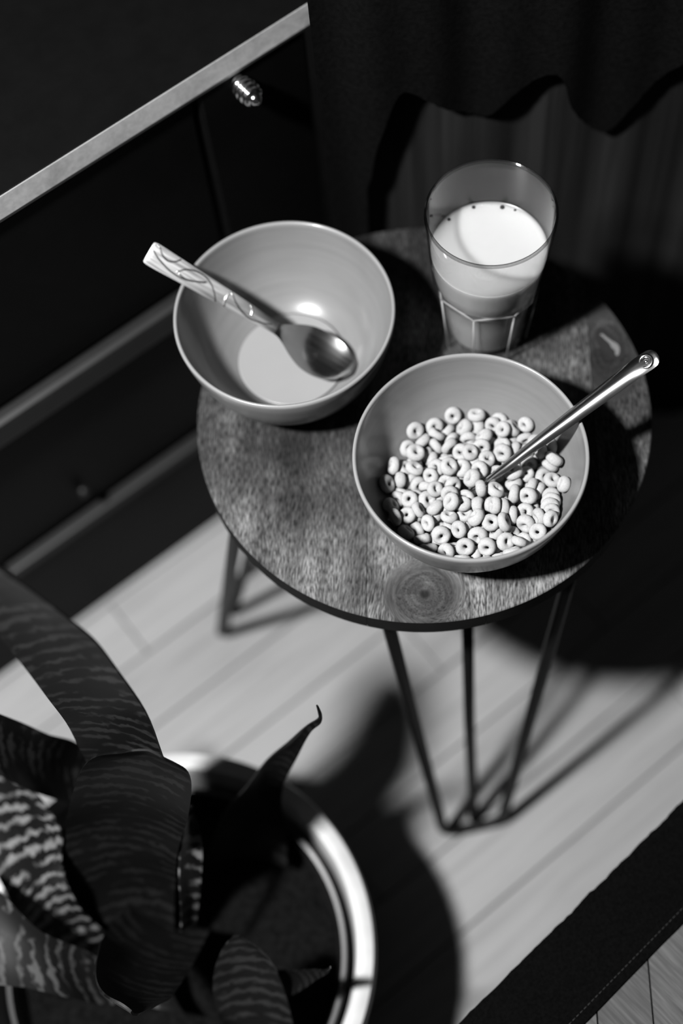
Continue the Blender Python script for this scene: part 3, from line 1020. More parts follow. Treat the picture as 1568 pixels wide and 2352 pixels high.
    (0.04495,-0.02546,0.02825,0.361,0.128,0.913,-0.142,1.02,1.11),
    (0.02649,0.02531,0.03099,0.183,-0.182,0.956,-0.14,1.04,0.98),
    (0.00536,0.03623,0.02723,0.658,0.613,0.283,-0.334,0.99,1.0),
    (-0.02745,0.00212,0.03077,0.169,-0.052,-0.768,0.616,0.94,0.93),
    (0.00285,-0.02019,0.03804,0.112,-0.817,0.012,0.566,1.03,1.12),
    (0.00803,-0.04731,0.03362,0.308,0.682,0.613,-0.254,1.07,1.18),
    (0.02636,-0.03945,0.02726,0.729,-0.125,-0.599,0.306,1.0,1.05),
    (0.05081,-0.01433,0.02931,0.86,0.028,-0.405,-0.31,1.01,1.08),
    (0.01166,-0.02027,0.03721,0.91,0.256,0.272,0.18,0.96,0.96),
    (0.0496,-0.00252,0.03149,0.311,0.323,-0.129,0.885,1.08,1.04),
    (0.01548,0.03356,0.03295,0.09,0.743,-0.512,0.42,1.05,1.09),
    (-0.01273,0.0181,0.02952,0.127,-0.54,0.832,0.001,1.06,1.06),
    (-0.02494,-0.01583,0.03657,0.474,0.487,0.714,-0.167,1.04,1.06),
    (0.0164,-0.03737,0.04632,0.372,-0.635,-0.569,0.367,1.06,0.98),
    (0.01948,-0.05035,0.03097,0.42,-0.1,-0.383,-0.816,1.02,0.98),
    (0.02472,-0.02812,0.03106,0.439,-0.029,0.225,-0.869,0.94,0.88),
    (0.03873,-0.00611,0.02716,0.78,-0.619,-0.088,0.006,0.94,0.97),
    (0.0142,0.01396,0.03679,0.151,0.145,-0.975,-0.072,0.97,0.9),
    (0.02829,0.03398,0.0376,0.24,0.535,0.758,0.285,0.95,0.91),
    (-0.00537,0.03754,0.02642,0.167,-0.562,0.451,0.673,0.98,0.92),
    (-0.0207,0.02383,0.02784,0.662,0.216,0.715,-0.065,0.95,0.96),
    (-0.01754,-0.02548,0.03961,0.075,0.113,0.259,0.956,0.95,0.92),
    (0.01837,-0.02479,0.04125,0.738,0.019,-0.67,-0.077,1.03,1.02),
    (0.02099,-0.04264,0.03629,0.252,-0.943,0.018,0.217,0.97,0.95),
    (0.03335,-0.04595,0.03466,0.588,-0.055,-0.492,-0.64,1.07,1.01),
    (0.01526,-0.01233,0.04183,0.314,0.103,-0.931,0.156,1.06,1.08),
    (0.01239,0.02397,0.03536,0.208,-0.186,0.875,0.395,1.04,1.0),
    (-0.03129,0.02897,0.03078,0.094,-0.428,-0.896,0.071,1.07,1.14),
    (-0.03667,0.01078,0.02589,0.396,-0.197,-0.81,-0.386,0.96,0.89),
    (-0.00156,-0.0419,0.04037,0.005,0.168,0.834,0.526,1.07,1.17),
    (0.02358,-0.03043,0.03985,0.56,0.305,-0.634,-0.438,1.01,0.94),
    (0.04208,-0.03649,0.03346,0.32,-0.061,0.879,-0.349,1.01,1.11),
    (0.03439,0.02066,0.03133,0.749,-0.299,-0.584,0.093,0.95,0.88),
    (-0.00884,0.02926,0.03329,0.613,0.344,0.649,-0.291,1.02,1.03),
    (-0.0445,0.01004,0.03135,0.746,0.006,-0.665,-0.017,0.95,1.04),
    (-0.05301,-0.00745,0.03024,0.273,-0.408,0.068,-0.869,1.02,1.1),
    (0.00989,-0.04095,0.03753,0.038,-0.289,0.904,-0.314,0.97,0.95),
    (0.03227,-0.02919,0.03918,0.385,-0.768,0.505,-0.086,0.98,1.01),
    (0.04411,-0.01339,0.03421,0.242,0.719,-0.144,0.635,0.97,0.95),
    (0.05607,0.01638,0.03749,0.462,0.227,0.806,0.292,1.08,1.02),
    (0.02515,0.01712,0.03618,0.841,0.245,-0.408,0.257,1.07,1.05),
    (-0.01923,0.01438,0.03375,0.754,0.052,-0.423,0.5,1.03,1.01),
    (0.02695,-0.01579,0.04074,0.485,0.329,-0.635,-0.504,1.05,1.0),
    (-0.0147,-0.01678,0.04401,0.28,-0.594,0.7,-0.281,1.06,0.98),
    (0.01565,-0.04908,0.04144,0.936,0.318,0.134,0.072,1.03,0.99),
    (0.03936,-0.01092,0.03773,0.567,0.668,0.302,0.375,1.04,1.05),
    (0.0498,0.01124,0.02742,0.246,0.592,0.694,0.328,1.02,1.08),
    (-0.0075,0.04468,0.02535,0.735,-0.558,-0.155,0.354,1.0,1.0),
    (0.00156,-3e-05,0.03991,0.101,0.908,0.16,0.374,1.05,1.11),
    (0.05707,0.00471,0.04228,0.31,0.239,0.403,0.827,1.06,1.09),
    (-0.0081,-0.03472,0.03585,0.489,0.764,0.071,0.416,0.94,0.92),
    (0.0234,-0.05294,0.04681,0.602,-0.133,0.522,0.589,0.93,0.93),
    (0.03085,-0.03858,0.04074,0.568,0.585,0.017,-0.578,1.07,1.16),
    (0.051,-0.01904,0.03634,0.325,-0.936,-0.126,-0.052,0.99,0.92),
    (0.04798,0.02219,0.03416,0.523,0.436,-0.038,0.732,1.03,1.09),
    (-0.01578,0.04874,0.02757,0.595,0.153,0.37,-0.697,1.03,1.07),
    (-0.01538,0.04019,0.0321,0.27,-0.155,-0.854,0.418,0.98,0.94),
    (-0.05342,0.00846,0.03076,0.901,0.099,0.416,0.069,1.06,1.04),
    (-0.01375,-0.05656,0.03763,0.458,0.577,-0.608,0.297,1.01,1.11),
    (0.03614,-0.04777,0.04637,0.882,-0.005,-0.118,0.457,0.95,0.88),
    (0.03939,-0.03679,0.04492,0.723,0.159,-0.669,0.065,1.05,1.05),
    (0.0544,0.00385,0.03581,0.166,-0.414,-0.22,-0.868,0.99,0.99),
    (0.04423,0.03666,0.0352,0.83,0.214,-0.466,0.221,0.94,0.96),
    (-0.02947,0.04568,0.03113,0.258,-0.059,-0.899,-0.35,1.04,1.03),
    (-0.03382,0.01653,0.0324,0.172,-0.249,-0.921,0.245,1.03,0.97),
    (-0.05202,-0.01872,0.03571,0.416,0.613,-0.201,-0.641,1.03,0.95),
    (-0.04069,-0.00615,0.03399,0.851,0.215,0.035,-0.477,0.97,0.97),
    (-0.0006,-0.05957,0.0393,0.835,-0.546,0.041,0.058,0.94,0.92),
    (0.04937,-0.02444,0.03888,0.123,-0.32,0.888,0.307,1.07,1.0),
    (0.05933,-0.01496,0.04306,0.301,-0.531,-0.074,0.789,0.94,1.02),
    (0.03202,0.00931,0.02988,0.377,0.114,-0.905,-0.16,0.94,0.9),
    (0.02812,0.04545,0.02972,0.105,-0.659,-0.626,-0.403,0.98,0.99),
    (-0.04722,0.02132,0.03211,0.339,-0.543,0.622,-0.45,1.02,1.02),
    (-0.01457,-0.00902,0.03954,0.359,-0.784,-0.447,-0.237,0.98,0.96),
    (-0.02314,-0.04912,0.03655,0.837,0.002,-0.44,0.327,1.04,0.96),
    (0.04535,-0.04132,0.04931,0.745,0.464,0.157,0.453,0.94,0.97),
    (0.02708,-0.04962,0.03983,0.903,0.095,-0.357,0.219,0.95,0.93),
    (0.0352,-0.01915,0.04144,0.08,-0.274,-0.386,0.877,1.02,1.1),
    (0.04983,0.01384,0.03923,0.516,-0.473,0.632,-0.334,0.95,1.02),
    (0.02879,-0.00533,0.03415,0.345,0.835,0.425,-0.053,0.99,1.06),
    (-0.00227,0.05387,0.03013,0.317,-0.67,-0.615,-0.267,1.0,0.97),
    (0.00564,-0.01068,0.04412,0.542,0.442,0.56,0.445,0.97,1.0),
    (-0.03665,-0.03574,0.03309,0.534,0.833,-0.1,0.107,0.94,1.0),
    (0.00316,-0.05134,0.04154,0.573,0.062,-0.401,0.712,1.01,1.09),
    (0.02306,0.04148,0.03138,0.227,0.305,0.287,-0.879,0.95,1.04),
    (0.04763,-0.03435,0.04498,0.682,0.231,-0.237,0.653,0.94,0.9),
    (0.03862,0.00139,0.03203,0.172,-0.078,0.981,-0.05,0.93,0.88),
    (0.00381,0.01952,0.0395,0.199,-0.91,-0.348,0.11,0.94,0.88),
    (0.02951,0.00093,0.03749,0.305,0.885,0.352,0.0,1.05,1.01),
    (-0.01163,0.01124,0.03946,0.387,0.245,-0.022,0.889,1.04,1.05),
    (-0.00062,-0.03074,0.04452,0.564,0.102,-0.45,-0.685,1.04,1.09),
    (-0.01278,-0.03681,0.04195,0.134,0.705,0.572,0.397,0.97,0.9),
    (0.01352,0.05021,0.03288,0.716,-0.178,-0.191,-0.648,1.02,1.0),
    (0.04788,-0.02972,0.04183,0.219,-0.6,0.728,0.248,1.05,1.02),
    (0.04196,0.00966,0.03085,0.309,-0.483,0.725,0.382,0.93,0.91),
    (0.01286,-0.02454,0.04551,0.037,-0.777,0.066,-0.625,0.97,1.02),
    (0.00799,0.00638,0.0379,0.381,0.467,0.117,-0.789,1.04,1.09),
    (-0.02424,0.00909,0.03334,0.205,-0.885,-0.186,-0.374,0.94,0.9),
    (0.00844,-0.03537,0.04352,0.148,0.069,0.101,-0.981,0.98,0.99),
    (-0.01034,-0.04848,0.04044,0.248,0.236,0.296,-0.892,1.02,1.06),
    (0.01805,-0.05873,0.0449,0.425,0.645,0.581,-0.257,1.03,0.97),
]


def ring_mesh(seed):
    rnd = random.Random(seed)
    A, B = 26, 12
    off = Vector((seed * 7.3, seed * 3.1, seed))
    ph, am = rnd.random() * 6.28, rnd.uniform(0.05, 0.35)
    v = []
    for i in range(A):
        a = 2 * PI * i / A
        sw = 1 + 0.10 * math.sin(a + ph) + 0.06 * math.sin(2 * a + ph * 1.7)
        for j in range(B):
            t = 2 * PI * j / B
            rt = 0.00250 * sw
            r = 0.00355 + rt * math.cos(t)
            hole = max(0.0, -math.cos(t))
            r += hole * 0.0006 * am * 2 * math.cos(2 * a + ph)
            p = Vector((r * math.cos(a), r * math.sin(a), 0.0030 * sw * math.sin(t)))
            d = mnoise.noise(p * 520 + off) * 0.00022 + mnoise.noise(p * 1300 + off) * 0.00010
            v.append(p + Vector((math.cos(a) * math.cos(t), math.sin(a) * math.cos(t), math.sin(t))) * d)
    f = [(i * B + j, ((i + 1) % A) * B + j, ((i + 1) % A) * B + (j + 1) % B, i * B + (j + 1) % B) for i in range(A) for j in range(B)]
    me = bpy.data.meshes.new('cereal_ring')
    me.from_pydata([tuple(p) for p in v], [], f)
    me.materials.append(M_CEREAL)
    for p in me.polygons:
        p.use_smooth = True
    return me


from mathutils import Quaternion
ring_meshes = [ring_mesh(s) for s in range(8)]
hi_z = sorted(range(len(RINGS)), key=lambda i: -RINGS[i][2])
shown = [i for i in range(len(RINGS)) if RINGS[i][2] > 0.030]
one = {}
one[max(shown, key=lambda i: RINGS[i][1])] = 'oat ring farthest from the viewer, at the back edge of the cereal heap'
one[min(shown, key=lambda i: RINGS[i][0])] = 'leftmost oat ring of the heap, half in the shade of the bowl rim'
one[max(shown, key=lambda i: RINGS[i][0])] = 'rightmost oat ring of the heap, against the bright bowl wall'
one.setdefault(min((i for i in shown if math.hypot(RINGS[i][0] - 0.004, RINGS[i][1] + 0.012) < 0.02 and RINGS[i][2] > 0.036),
                   key=lambda i: math.hypot(RINGS[i][0] - 0.004, RINGS[i][1] + 0.012), default=hi_z[0]), 'oat ring touching the near side of the spoon neck in the cereal')
for i, (x, y, z, qw, qx, qy, qz, sx, sz) in enumerate(RINGS):
    o = bpy.data.objects.new('cereal_ring', ring_meshes[i % 8])
    o.matrix_world = Matrix.Translation(B2 + Vector((x, y, z))) @ Quaternion((qw, qx, qy, qz)).to_matrix().to_4x4() @ Matrix.Diagonal((sx, sx, sz, 1))
    COL.objects.link(o)
    tag(o, one.get(i, 'pale toasted oat ring lying among many others in the cereal heap'), 'cereal', 'oat rings in the cereal bowl')

# ------------------------------------------------------------------ cabinet
# local frame: x along the front, y into the room (-y is the back), origin where the front plane passes the world origin's foot
cab = empty('cabinet', -0.627 * nv_, TH, 'low black cabinet with a pale front edge and a ribbed knob, left of the table', 'cabinet')
# in this frame local x = s along the front, local -y = outwards into the room
X0, X1 = -0.55, 0.410
box_obj('carcass', X0, X1 - 0.004, 0.004, 0.47, 0.0, 0.556, M_BLACK, cab, 0.001)
tb = box_obj('top_board', X0, X1, 0.0005, 0.48, 0.5565, 0.5735, M_BLACK, cab, 0.0008)
mesh_obj('edge_strip', [(x, y, z) for x in (X0, X1) for y, z in ((0.0004, 0.5568), (-0.0045, 0.5568), (-0.0052, 0.5600), (-0.0004, 0.5729), (0.0004, 0.5732))],
         [(i, (i + 1) % 5, 5 + (i + 1) % 5, 5 + i) for i in range(5)] + [(4, 3, 2, 1, 0), (5, 6, 7, 8, 9)], M_STRIP, tb, False)['label'] = 'pale worn edging along the cabinet top'
door = box_obj('drawer_front', X0, 0.306, -0.001, 0.0035, 0.375, 0.5535, M_BLACK, cab, 0.002)
door2 = box_obj('door', 0.3095, X1 - 0.006, -0.003, 0.0035, 0.173, 0.5655, M_BLACK, cab, 0.004)
ld = box_obj('door', X0, 0.306, -0.001, 0.0035, 0.173, 0.340, M_BLACK, cab, 0.002)
ml = box_obj('rail', X0, 0.306, -0.013, 0.0035, 0.343, 0.3715, M_RAIL, cab, 0.005)
ml['label'] = 'worn dark rail below the drawer'
lw_ = box_obj('rail', 0.027, X1 - 0.006, -0.010, 0.0035, 0.150, 0.1625, M_RAIL, cab, 0.003)
lw_['label'] = 'thin dark rail near the foot of the cabinet'
box_obj('plinth', X0, X1 - 0.004, -0.006, 0.0035, 0.0, 0.147, M_BLACK, cab, 0.001)


def turned_knob(parent, s, z, length, rad, ribs, mat):
    prof = [(0.0, 0.0)]
    n = ribs * 8
    for i in range(n + 1):
        t = i / n
        env = rad * (0.45 + 0.55 * math.sin(PI * min(1.0, 0.10 + t * 0.86)) ** 0.8) * (1.0 if t < 0.72 else 1.0 - 0.62 * ((t - 0.72) / 0.28) ** 1.4)
        prof.append((env * (1 - 0.13 * (0.5 + 0.5 * math.cos(2 * PI * t * ribs))), t * length))
    prof.append((0.0, length + 0.0008))
    o = lathe('knob', prof, mat, parent, 40)
    o.location = (s, -0.003, z)
    o.rotation_euler = (R(90), 0, 0)
    return o


turned_knob(door2, 0.342, 0.549, 0.027, 0.0088, 6, M_KNOB)['label'] = 'ribbed metal knob'
turned_knob(ld, 0.119, 0.204, 0.008, 0.005, 2, M_RAIL)['label'] = 'small dark knob'

# ------------------------------------------------------------------ dark curtain and black shade sheet behind the table
def sheet(name, fx, nx, nz, mat, th):
    """fx(i, k) -> front surface point; closed thin slab with real thickness th along +y"""
    v = [fx(i / (nx - 1), k / (nz - 1)) for i in range(nx) for k in range(nz)]
    m = len(v)
    v += [p + Vector((0, th, 0)) for p in v]
    f = []
    for i in range(nx - 1):
        for k in range(nz - 1):
            a = i * nz + k
            f.append((a, a + nz, a + nz + 1, a + 1))
            f.append((m + a, m + a + 1, m + a + nz + 1, m + a + nz))
    for i in range(nx - 1):
        for k in (0, nz - 1):
            a = i * nz + k
            f.append((a, a + nz, m + a + nz, m + a))
    for k in range(nz - 1):
        for i in (0, nx - 1):
            a = i * nz + k
            f.append((a, a + 1, m + a + 1, m + a))
    return mesh_obj(name, v, f, mat, None, True, 60)


def curt(a, b):
    x = 0.045 + 0.78 * a
    z = 0.004 + 0.80 * b
    fold = 0.0026 * math.sin(x * 88 + 1.2 * math.sin(x * 31)) + 0.0010 * math.sin(x * 190 + z * 2)
    return Vector((x, 0.700 + fold * (0.7 + 0.3 * math.sin(3 * z)), z))


cu = sheet('curtain', curt, 220, 12, M_CURTAIN, 0.002)
tag(cu, 'dark curtain with soft upright folds hanging behind the table', 'curtain')
SHADE_EDGE = [(0.0225, 0.012), (0.054, 0.02), (0.058, 0.30), (0.062, 0.444), (0.073, 0.498), (0.088, 0.542), (0.106, 0.534), (0.128, 0.514), (0.151, 0.503), (0.169, 0.526), (0.199, 0.543), (0.213, 0.502),
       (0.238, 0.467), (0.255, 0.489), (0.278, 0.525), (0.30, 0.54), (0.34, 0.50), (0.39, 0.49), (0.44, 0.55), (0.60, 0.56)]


SHADE_EDGE = [(p.x, p.y) for p in catmull([(a, c, 0) for a, c in SHADE_EDGE[:4]], 1)] + [(p.x, p.y) for p in catmull([(a, c, 0) for a, c in SHADE_EDGE[4:]], 4)]


def shade_edge_z(x):
    for (xa, za), (xb, zb) in zip(SHADE_EDGE[:-1], SHADE_EDGE[1:]):
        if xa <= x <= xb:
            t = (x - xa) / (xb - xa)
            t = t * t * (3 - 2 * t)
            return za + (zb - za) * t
    return SHADE_EDGE[-1][1] if x > SHADE_EDGE[-1][0] else SHADE_EDGE[0][1]


def shade_surface(a, b):
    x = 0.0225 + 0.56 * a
    z0 = shade_edge_z(x + 0.010)
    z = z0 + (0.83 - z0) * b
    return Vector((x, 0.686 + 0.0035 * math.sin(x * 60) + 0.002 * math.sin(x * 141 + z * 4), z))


cl = sheet('shade_sheet', shade_surface, 170, 14, M_SHADE_SHEET, 0.002)  # dark sheet added in place of the scalloped shadow across the curtain
tag(cl, 'black shade sheet standing in for the scalloped shadow on the dark curtain', 'shade sheet')

# ------------------------------------------------------------------ bench in the lower right corner
BA = R(35.2)
bench = empty('bench', (0, 0, 0), BA, 'light wooden slatted bench in the lower right corner', 'bench')
BY = 0.0635            # its long front edge lies at local y = +BY (towards the table)
bz = 0.30
M_BENCH = None
kb = NT('bench oak')
gvv = kb.mapped('Object', scale=(330, 22, 40))
gg = kb.noise(gvv, 1.0, 5, 0.6, 0.3)
boi = kb.n('ShaderNodeObjectInfo')
kb.color(kb.math('MULTIPLY', kb.ramp(gg, [(0.28, 0.028), (0.5, 0.048), (0.72, 0.074)]), kb.math('MULTIPLY_ADD', boi.outputs['Random'], 0.25, 0.85)))
kb.b.inputs['Roughness'].default_value = 0.6
kb.b.inputs['Specular IOR Level'].default_value = 0.1
M_BENCH = kb.m
box_obj('seat_base', -0.42, 0.62, -0.30, BY - 0.004, bz - 0.05, bz - 0.012, M_BENCH, bench, 0.002)
# slats run across the view, turned against the bench edge; each is cut to the bench outline
SA = R(83.0) - BA
sd = Vector((math.cos(SA), math.sin(SA)))
sn = Vector((-sd.y, sd.x))


def clip_poly(poly, inside, cross):
    out = []
    for a, b in zip(poly, poly[1:] + poly[:1]):
        ia, ib = inside(a), inside(b)
        if ia:
            out.append(a)
        if ia != ib:
            out.append(cross(a, b))
    return out


def half(poly, nx, ny, c):
    ins = lambda p: p[0] * nx + p[1] * ny <= c
    def crs(a, b):
        da, db = a[0] * nx + a[1] * ny - c, b[0] * nx + b[1] * ny - c
        t = da / (da - db)
        return (a[0] + (b[0] - a[0]) * t, a[1] + (b[1] - a[1]) * t)
    return clip_poly(poly, ins, crs)


SW = 0.0365
for i in range(-18, 19):
    c = i * SW
    # outline of one slat: between two lines along sd
    rect = [(-0.42, -0.30), (0.62, -0.30), (0.62, BY), (-0.42, BY)]
    p = half(rect, sn.x, sn.y, c + SW - 0.0006)
    p = half(p, -sn.x, -sn.y, -(c + 0.0006)) if p else p
    if not p or len(p) < 3:
        continue
    n = len(p)
    v = [(x, y, bz - 0.012) for x, y in p] + [(x, y, bz) for x, y in p]
    f = [tuple(range(n, 2 * n)), tuple(range(n - 1, -1, -1))] + [(q, (q + 1) % n, n + (q + 1) % n, n + q) for q in range(n)]
    mesh_obj('slat', v, f, M_BENCH, bench, smooth=False)
for (lx, ly) in ((-0.39, -0.27), (0.58, -0.27), (-0.39, BY - 0.05), (0.58, BY - 0.05)):
    bm = bmesh.new()
    add_box(bm, lx - 0.02, lx + 0.02, ly - 0.02, ly + 0.02, 0.0005, bz - 0.05, 0.002)
    bm_obj('leg', bm, M_BENCH, bench, smooth=False)


# black fabric laid over the bench edge: lies on the top, folds over and hangs down the front
def runner_mesh():
    nx = 260
    v, f = [], []
    prof = []
    for i in range(nx):
        x = -0.40 + 0.99 * i / (nx - 1)
        fr = 0.0011 * mnoise.noise(Vector((x * 55, 0, 0))) + 0.0009 * mnoise.noise(Vector((x * 210, 3, 0))) + 0.0005 * mnoise.noise(Vector((x * 600, 7, 0)))
        e = BY + 0.0045 + fr
        inner = 0.0118 + 0.0004 * mnoise.noise(Vector((x * 40, 9, 0)))
        prof.append([(x, inner, bz + 0.0004), (x, inner, bz + 0.0024), (x, inner + 0.006, bz + 0.0026), (x, (inner + e) / 2, bz + 0.0028 + 0.0005 * mnoise.noise(Vector((x * 30, 1, 0)))),
                     (x, e - 0.0035, bz + 0.0030), (x, e - 0.0006, bz + 0.0018), (x, e, bz - 0.002), (x, e - 0.0005, bz - 0.05), (x, e - 0.0008, bz - 0.11),
                     (x, e - 0.0030, bz - 0.11), (x, e - 0.0030, bz - 0.05), (x, e - 0.0032 - fr, bz - 0.002), (x, BY + 0.0008, bz + 0.0004)])
    m = len(prof[0])
    for r in prof:
        v += r
    for i in range(nx - 1):
        for k in range(m):
            f.append((i * m + k, i * m + (k + 1) % m, (i + 1) * m + (k + 1) % m, (i + 1) * m + k))
    f.append(tuple(range(m)))
    f.append(tuple(range((nx - 1) * m, nx * m)))
    return v, f


rv, rf = runner_mesh()
rn = empty('fabric_runner', (0, 0, 0), BA, 'black fabric with a stitched hem laid over the edge of the wooden bench', 'fabric')
mesh_obj('fabric', rv, rf, M_RUNNER, rn, True, 60)
bm = bmesh.new()
x = -0.38
while x < 0.56:
    add_tube(bm, [(x, 0.0183, bz + 0.00265), (x + 0.0013, 0.0183, bz + 0.0030), (x + 0.0026, 0.0183, bz + 0.00265)], 0.00035, 6)
    x += 0.0036
st_ = bm_obj('stitching', bm, M_SEAM, rn)
st_['label'] = 'grey stitched line along the hem'
st_['kind'] = 'stuff'

# ------------------------------------------------------------------ potted snake plant
PC = Vector((-0.173, 0.194, 0.0))
pot = empty('potted_plant', PC, 0, 'snake plant with dark banded leaves in a wide pale pot at lower left', 'plant')
POT = [(0.0, 0.0), (0.108, 0.0), (0.114, 0.004), (0.136, 0.09), (0.1445, 0.160), (0.1455, 0.172), (0.1535, 0.176), (0.1553, 0.184), (0.1553, 0.194), (0.1535, 0.1995), (0.1480, 0.2005),
       (0.1415, 0.1995), (0.1395, 0.196), (0.1385, 0.170), (0.130, 0.09), (0.110, 0.02), (0.0, 0.02)]
po = lathe('pot', POT, M_POT, pot, 128, 40)
po['label'] = 'wide pale pot with a rolled rim'
LIN = [(0.102, 0.03), (0.1285, 0.162), (0.1320, 0.166), (0.1332, 0.171), (0.1315, 0.1745), (0.1285, 0.1740), (0.1265, 0.168), (0.1255, 0.158), (0.100, 0.04)]
lathe('inner_pot', LIN, M_LINER, pot, 96, 40)['label'] = 'dark plastic inner pot'
bm = bmesh.new()
bmesh.ops.create_circle(bm, cap_ends=True, radius=0.1235, segments=64)
bmesh.ops.subdivide_edges(bm, edges=bm.edges[:], cuts=1)
bmesh.ops.triangulate(bm, faces=bm.faces[:])
for _ in range(2):
    bmesh.ops.subdivide_edges(bm, edges=bm.edges[:], cuts=1, use_grid_fill=True)
for vtx in bm.verts:
    vtx.co.z = 0.148 + 0.006 * mnoise.noise(vtx.co * 45) + 0.004 * mnoise.noise(vtx.co * 130)
bm_obj('soil', bm, M_SOIL, pot, smooth=True)

LEAVES = {"L1":[[[-0.1531,0.2487,0.2169],[-0.1391,0.2687,0.3523],[-0.1349,0.2867,0.46],[-0.1456,0.3062,0.53],[-0.1566,0.3132,0.57],[-0.1724,0.3211,0.61],[-0.1978,0.3297,0.65]],
     [[-0.215,0.2806,0.2169],[-0.1998,0.3019,0.3354],[-0.1947,0.3073,0.44],[-0.1982,0.3123,0.51],[-0.2032,0.3204,0.55],[-0.2089,0.3272,0.59],[-0.2131,0.3323,0.63]]],
    "L2":[[[-0.1883,0.3006,0.19],[-0.2129,0.3332,0.2846],[-0.2293,0.3296,0.3438],[-0.2484,0.3325,0.3862],[-0.2651,0.3359,0.42]],
     [[-0.2003,0.2744,0.19],[-0.2273,0.3019,0.2338],[-0.2433,0.301,0.2846],[-0.2569,0.302,0.3354],[-0.2754,0.3056,0.3862]]],
    "L3":[[[-0.1962,0.2021,0.18],[-0.2274,0.2198,0.2338],[-0.2308,0.245,0.2846],[-0.2311,0.2683,0.2931],[-0.2406,0.2887,0.2931],[-0.2543,0.3124,0.2846],[-0.2739,0.3417,0.2677]],
     [[-0.2313,0.1744,0.18],[-0.272,0.2122,0.2],[-0.2824,0.2367,0.2338],[-0.296,0.266,0.2423],[-0.3056,0.2971,0.2423],[-0.3087,0.3315,0.2423],[-0.2925,0.3528,0.2508]]],
    "L5":[[[-0.1705,0.2068,0.19],[-0.1582,0.2295,0.2508],[-0.1436,0.2412,0.3185],[-0.1248,0.2491,0.3862],[-0.1185,0.2594,0.43],[-0.1297,0.2671,0.45]],
     [[-0.2207,0.2102,0.19],[-0.2365,0.237,0.2338],[-0.2262,0.2625,0.3015],[-0.1999,0.2741,0.3862],[-0.177,0.2804,0.43],[-0.1497,0.2744,0.45]]],
    "L4":[[[-0.145,0.2599,0.175],[-0.1271,0.2787,0.217],[-0.1048,0.287,0.2673],[-0.0809,0.2943,0.3093],[-0.0585,0.2963,0.3513],[-0.0435,0.2979,0.3764],[-0.0347,0.2961,0.3932],[-0.0331,0.2968,0.4016],[-0.0333,0.2995,0.41]],
     [[-0.0799,0.2511,0.175],[-0.076,0.2737,0.2086],[-0.074,0.2865,0.2505],[-0.0619,0.2908,0.3009],[-0.0498,0.2935,0.3429],[-0.0402,0.2947,0.3731],[-0.0325,0.2945,0.3899],[-0.0311,0.2971,0.3999],[-0.0324,0.3,0.41]]],
    "L6":[[[-0.1789,0.1821,0.19],[-0.2036,0.1815,0.2169],[-0.2248,0.1932,0.2508],[-0.2468,0.2032,0.2762],[-0.2599,0.2151,0.2846],[-0.2759,0.2339,0.2931],[-0.3012,0.254,0.3015]],
     [[-0.168,0.1492,0.19],[-0.1984,0.1582,0.2],[-0.224,0.161,0.2169],[-0.2417,0.1636,0.2508],[-0.2653,0.1705,0.2677],[-0.2876,0.1752,0.2762],[-0.3097,0.1828,0.2846]]],
    "L7":[[[-0.1253,0.0937,0.165],[-0.1333,0.1192,0.2],[-0.1369,0.1445,0.235],[-0.1333,0.1625,0.265],[-0.1228,0.1736,0.29],[-0.1127,0.1795,0.305]],
     [[-0.0911,0.0924,0.165],[-0.0856,0.1146,0.2],[-0.0848,0.1392,0.235],[-0.0882,0.1565,0.265],[-0.0972,0.1717,0.29],[-0.1082,0.1795,0.305]]],
    "L8":[[[-0.1421,0.1698,0.175],[-0.1085,0.1691,0.2057],[-0.0822,0.1612,0.2516],[-0.0633,0.1549,0.2823],[-0.0533,0.1494,0.3037],[-0.0489,0.1493,0.316]],
     [[-0.1314,0.1399,0.175],[-0.1012,0.1448,0.2057],[-0.0749,0.147,0.2455],[-0.0605,0.1484,0.2762],[-0.0523,0.1484,0.2976],[-0.048,0.1492,0.316]]],
    "L9":[[[-0.1562,0.1979,0.2508],[-0.1487,0.2198,0.2931],[-0.141,0.2438,0.3185],[-0.1368,0.2658,0.3269]],
     [[-0.1466,0.2043,0.2423],[-0.1354,0.2245,0.2762],[-0.1309,0.2495,0.3015],[-0.1323,0.2704,0.3185]]],
    "L10":[[[-0.1921,0.2394,0.19],[-0.2082,0.2079,0.2508],[-0.2047,0.1728,0.3185],[-0.1912,0.1459,0.3608],[-0.1736,0.1306,0.3692]],
     [[-0.1437,0.2065,0.19],[-0.1526,0.1755,0.2338],[-0.1586,0.1514,0.2846],[-0.164,0.1394,0.3185],[-0.1703,0.1299,0.3608]]]}
LMAT = {'L3': M_LEAF_LIT, 'L6': M_LEAF_MID, 'L9': M_LEAF_LIT, 'L4': M_LEAF_DARK, 'L8': M_LEAF_DARK, 'L5': M_LEAF_DARK, 'L10': M_LEAF_DARK}


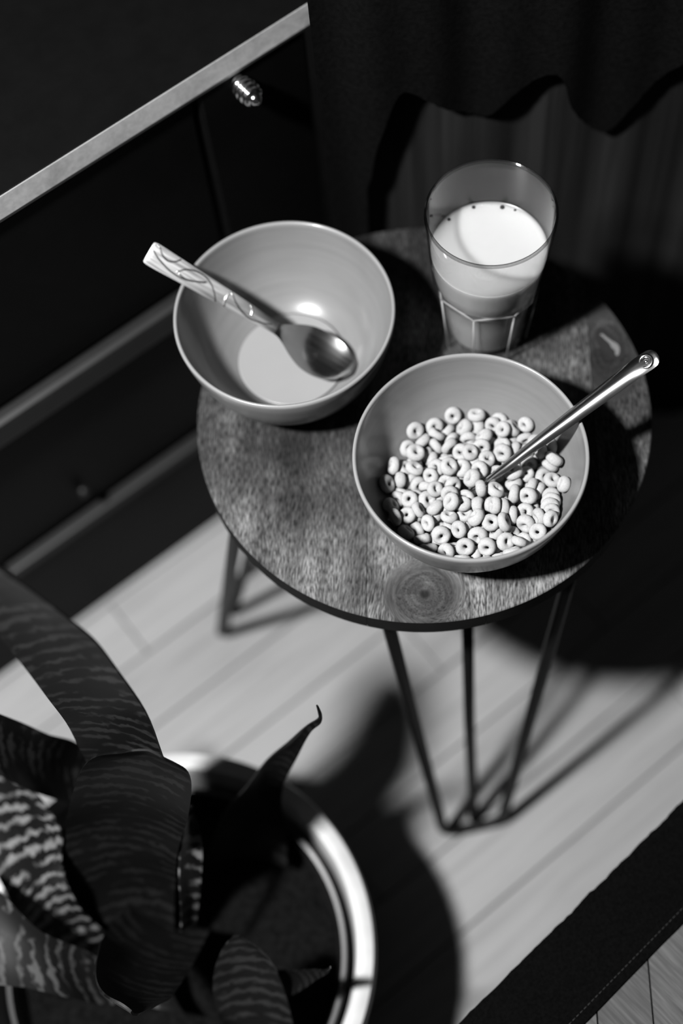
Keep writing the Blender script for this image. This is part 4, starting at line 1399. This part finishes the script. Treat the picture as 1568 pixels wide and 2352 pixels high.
def build_leaf(key, le, re, mat, channel):
    A, Bq = catmull(le, 7), catmull(re, 7)
    n = min(len(A), len(Bq))
    if len(A) != len(Bq):
        raise ValueError(key)
    NA = 11
    th = 0.0016
    front, back, uv = [], [], []
    run = 0.0
    prevc = None
    for i in range(n):
        a, b = A[i], Bq[i]
        c = (a + b) / 2
        if prevc is not None:
            run += (c - prevc).length
        prevc = c
        w = (b - a).length
        i0, i1 = max(i - 1, 0), min(i + 1, n - 1)
        t = ((A[i1] + Bq[i1]) - (A[i0] + Bq[i0])).normalized()
        ac = (b - a).normalized()
        nr = ac.cross(t)
        if nr.length < 1e-6:
            nr = Vector((0, 0, 1))
        nr.normalize()
        if nr.z < 0:
            nr = -nr
        for k in range(NA):
            s = k / (NA - 1)
            q = a.lerp(b, s)
            wob = (0.0006 if key == 'L1' else 0.0018) * math.sin(run * 70 + 2 * s) * min(1.0, w / 0.03)
            dep = channel * w * (4 * s * (1 - s))
            front.append(q - nr * dep + nr * wob * (abs(2 * s - 1)) + nr * th * 0.5)
            back.append(q - nr * dep + nr * wob * (abs(2 * s - 1)) - nr * th * 0.5)
            uv.append((s * w + len(key) * 0.1, run - channel * 0.6 * w * (4 * s * (1 - s))))
    v = front + back
    m = len(front)
    f = []
    for i in range(n - 1):
        for k in range(NA - 1):
            a = i * NA + k
            f.append((a, a + 1, a + NA + 1, a + NA))
            f.append((m + a, m + a + NA, m + a + NA + 1, m + a + 1))
        for k in (0, NA - 1):
            a = i * NA + k
            f.append((a, a + NA, m + a + NA, m + a))
    for k in range(NA - 1):
        for i in (0, n - 1):
            a = i * NA + k
            f.append((a, a + 1, m + a + 1, m + a))
    v = [p - PC for p in v]
    o = mesh_obj('leaf', v, f, mat, pot, True, 60)
    ul = o.data.uv_layers.new(name='leaf_uv')
    for lp in o.data.loops:
        ul.data[lp.index].uv = uv[lp.vertex_index % m]
    return o


for kx, (le, re) in LEAVES.items():
    build_leaf(kx, le, re, LMAT.get(kx, M_LEAF), {'L4': 0.16, 'L8': 0.16, 'L1': 0.05}.get(kx, 0.10))
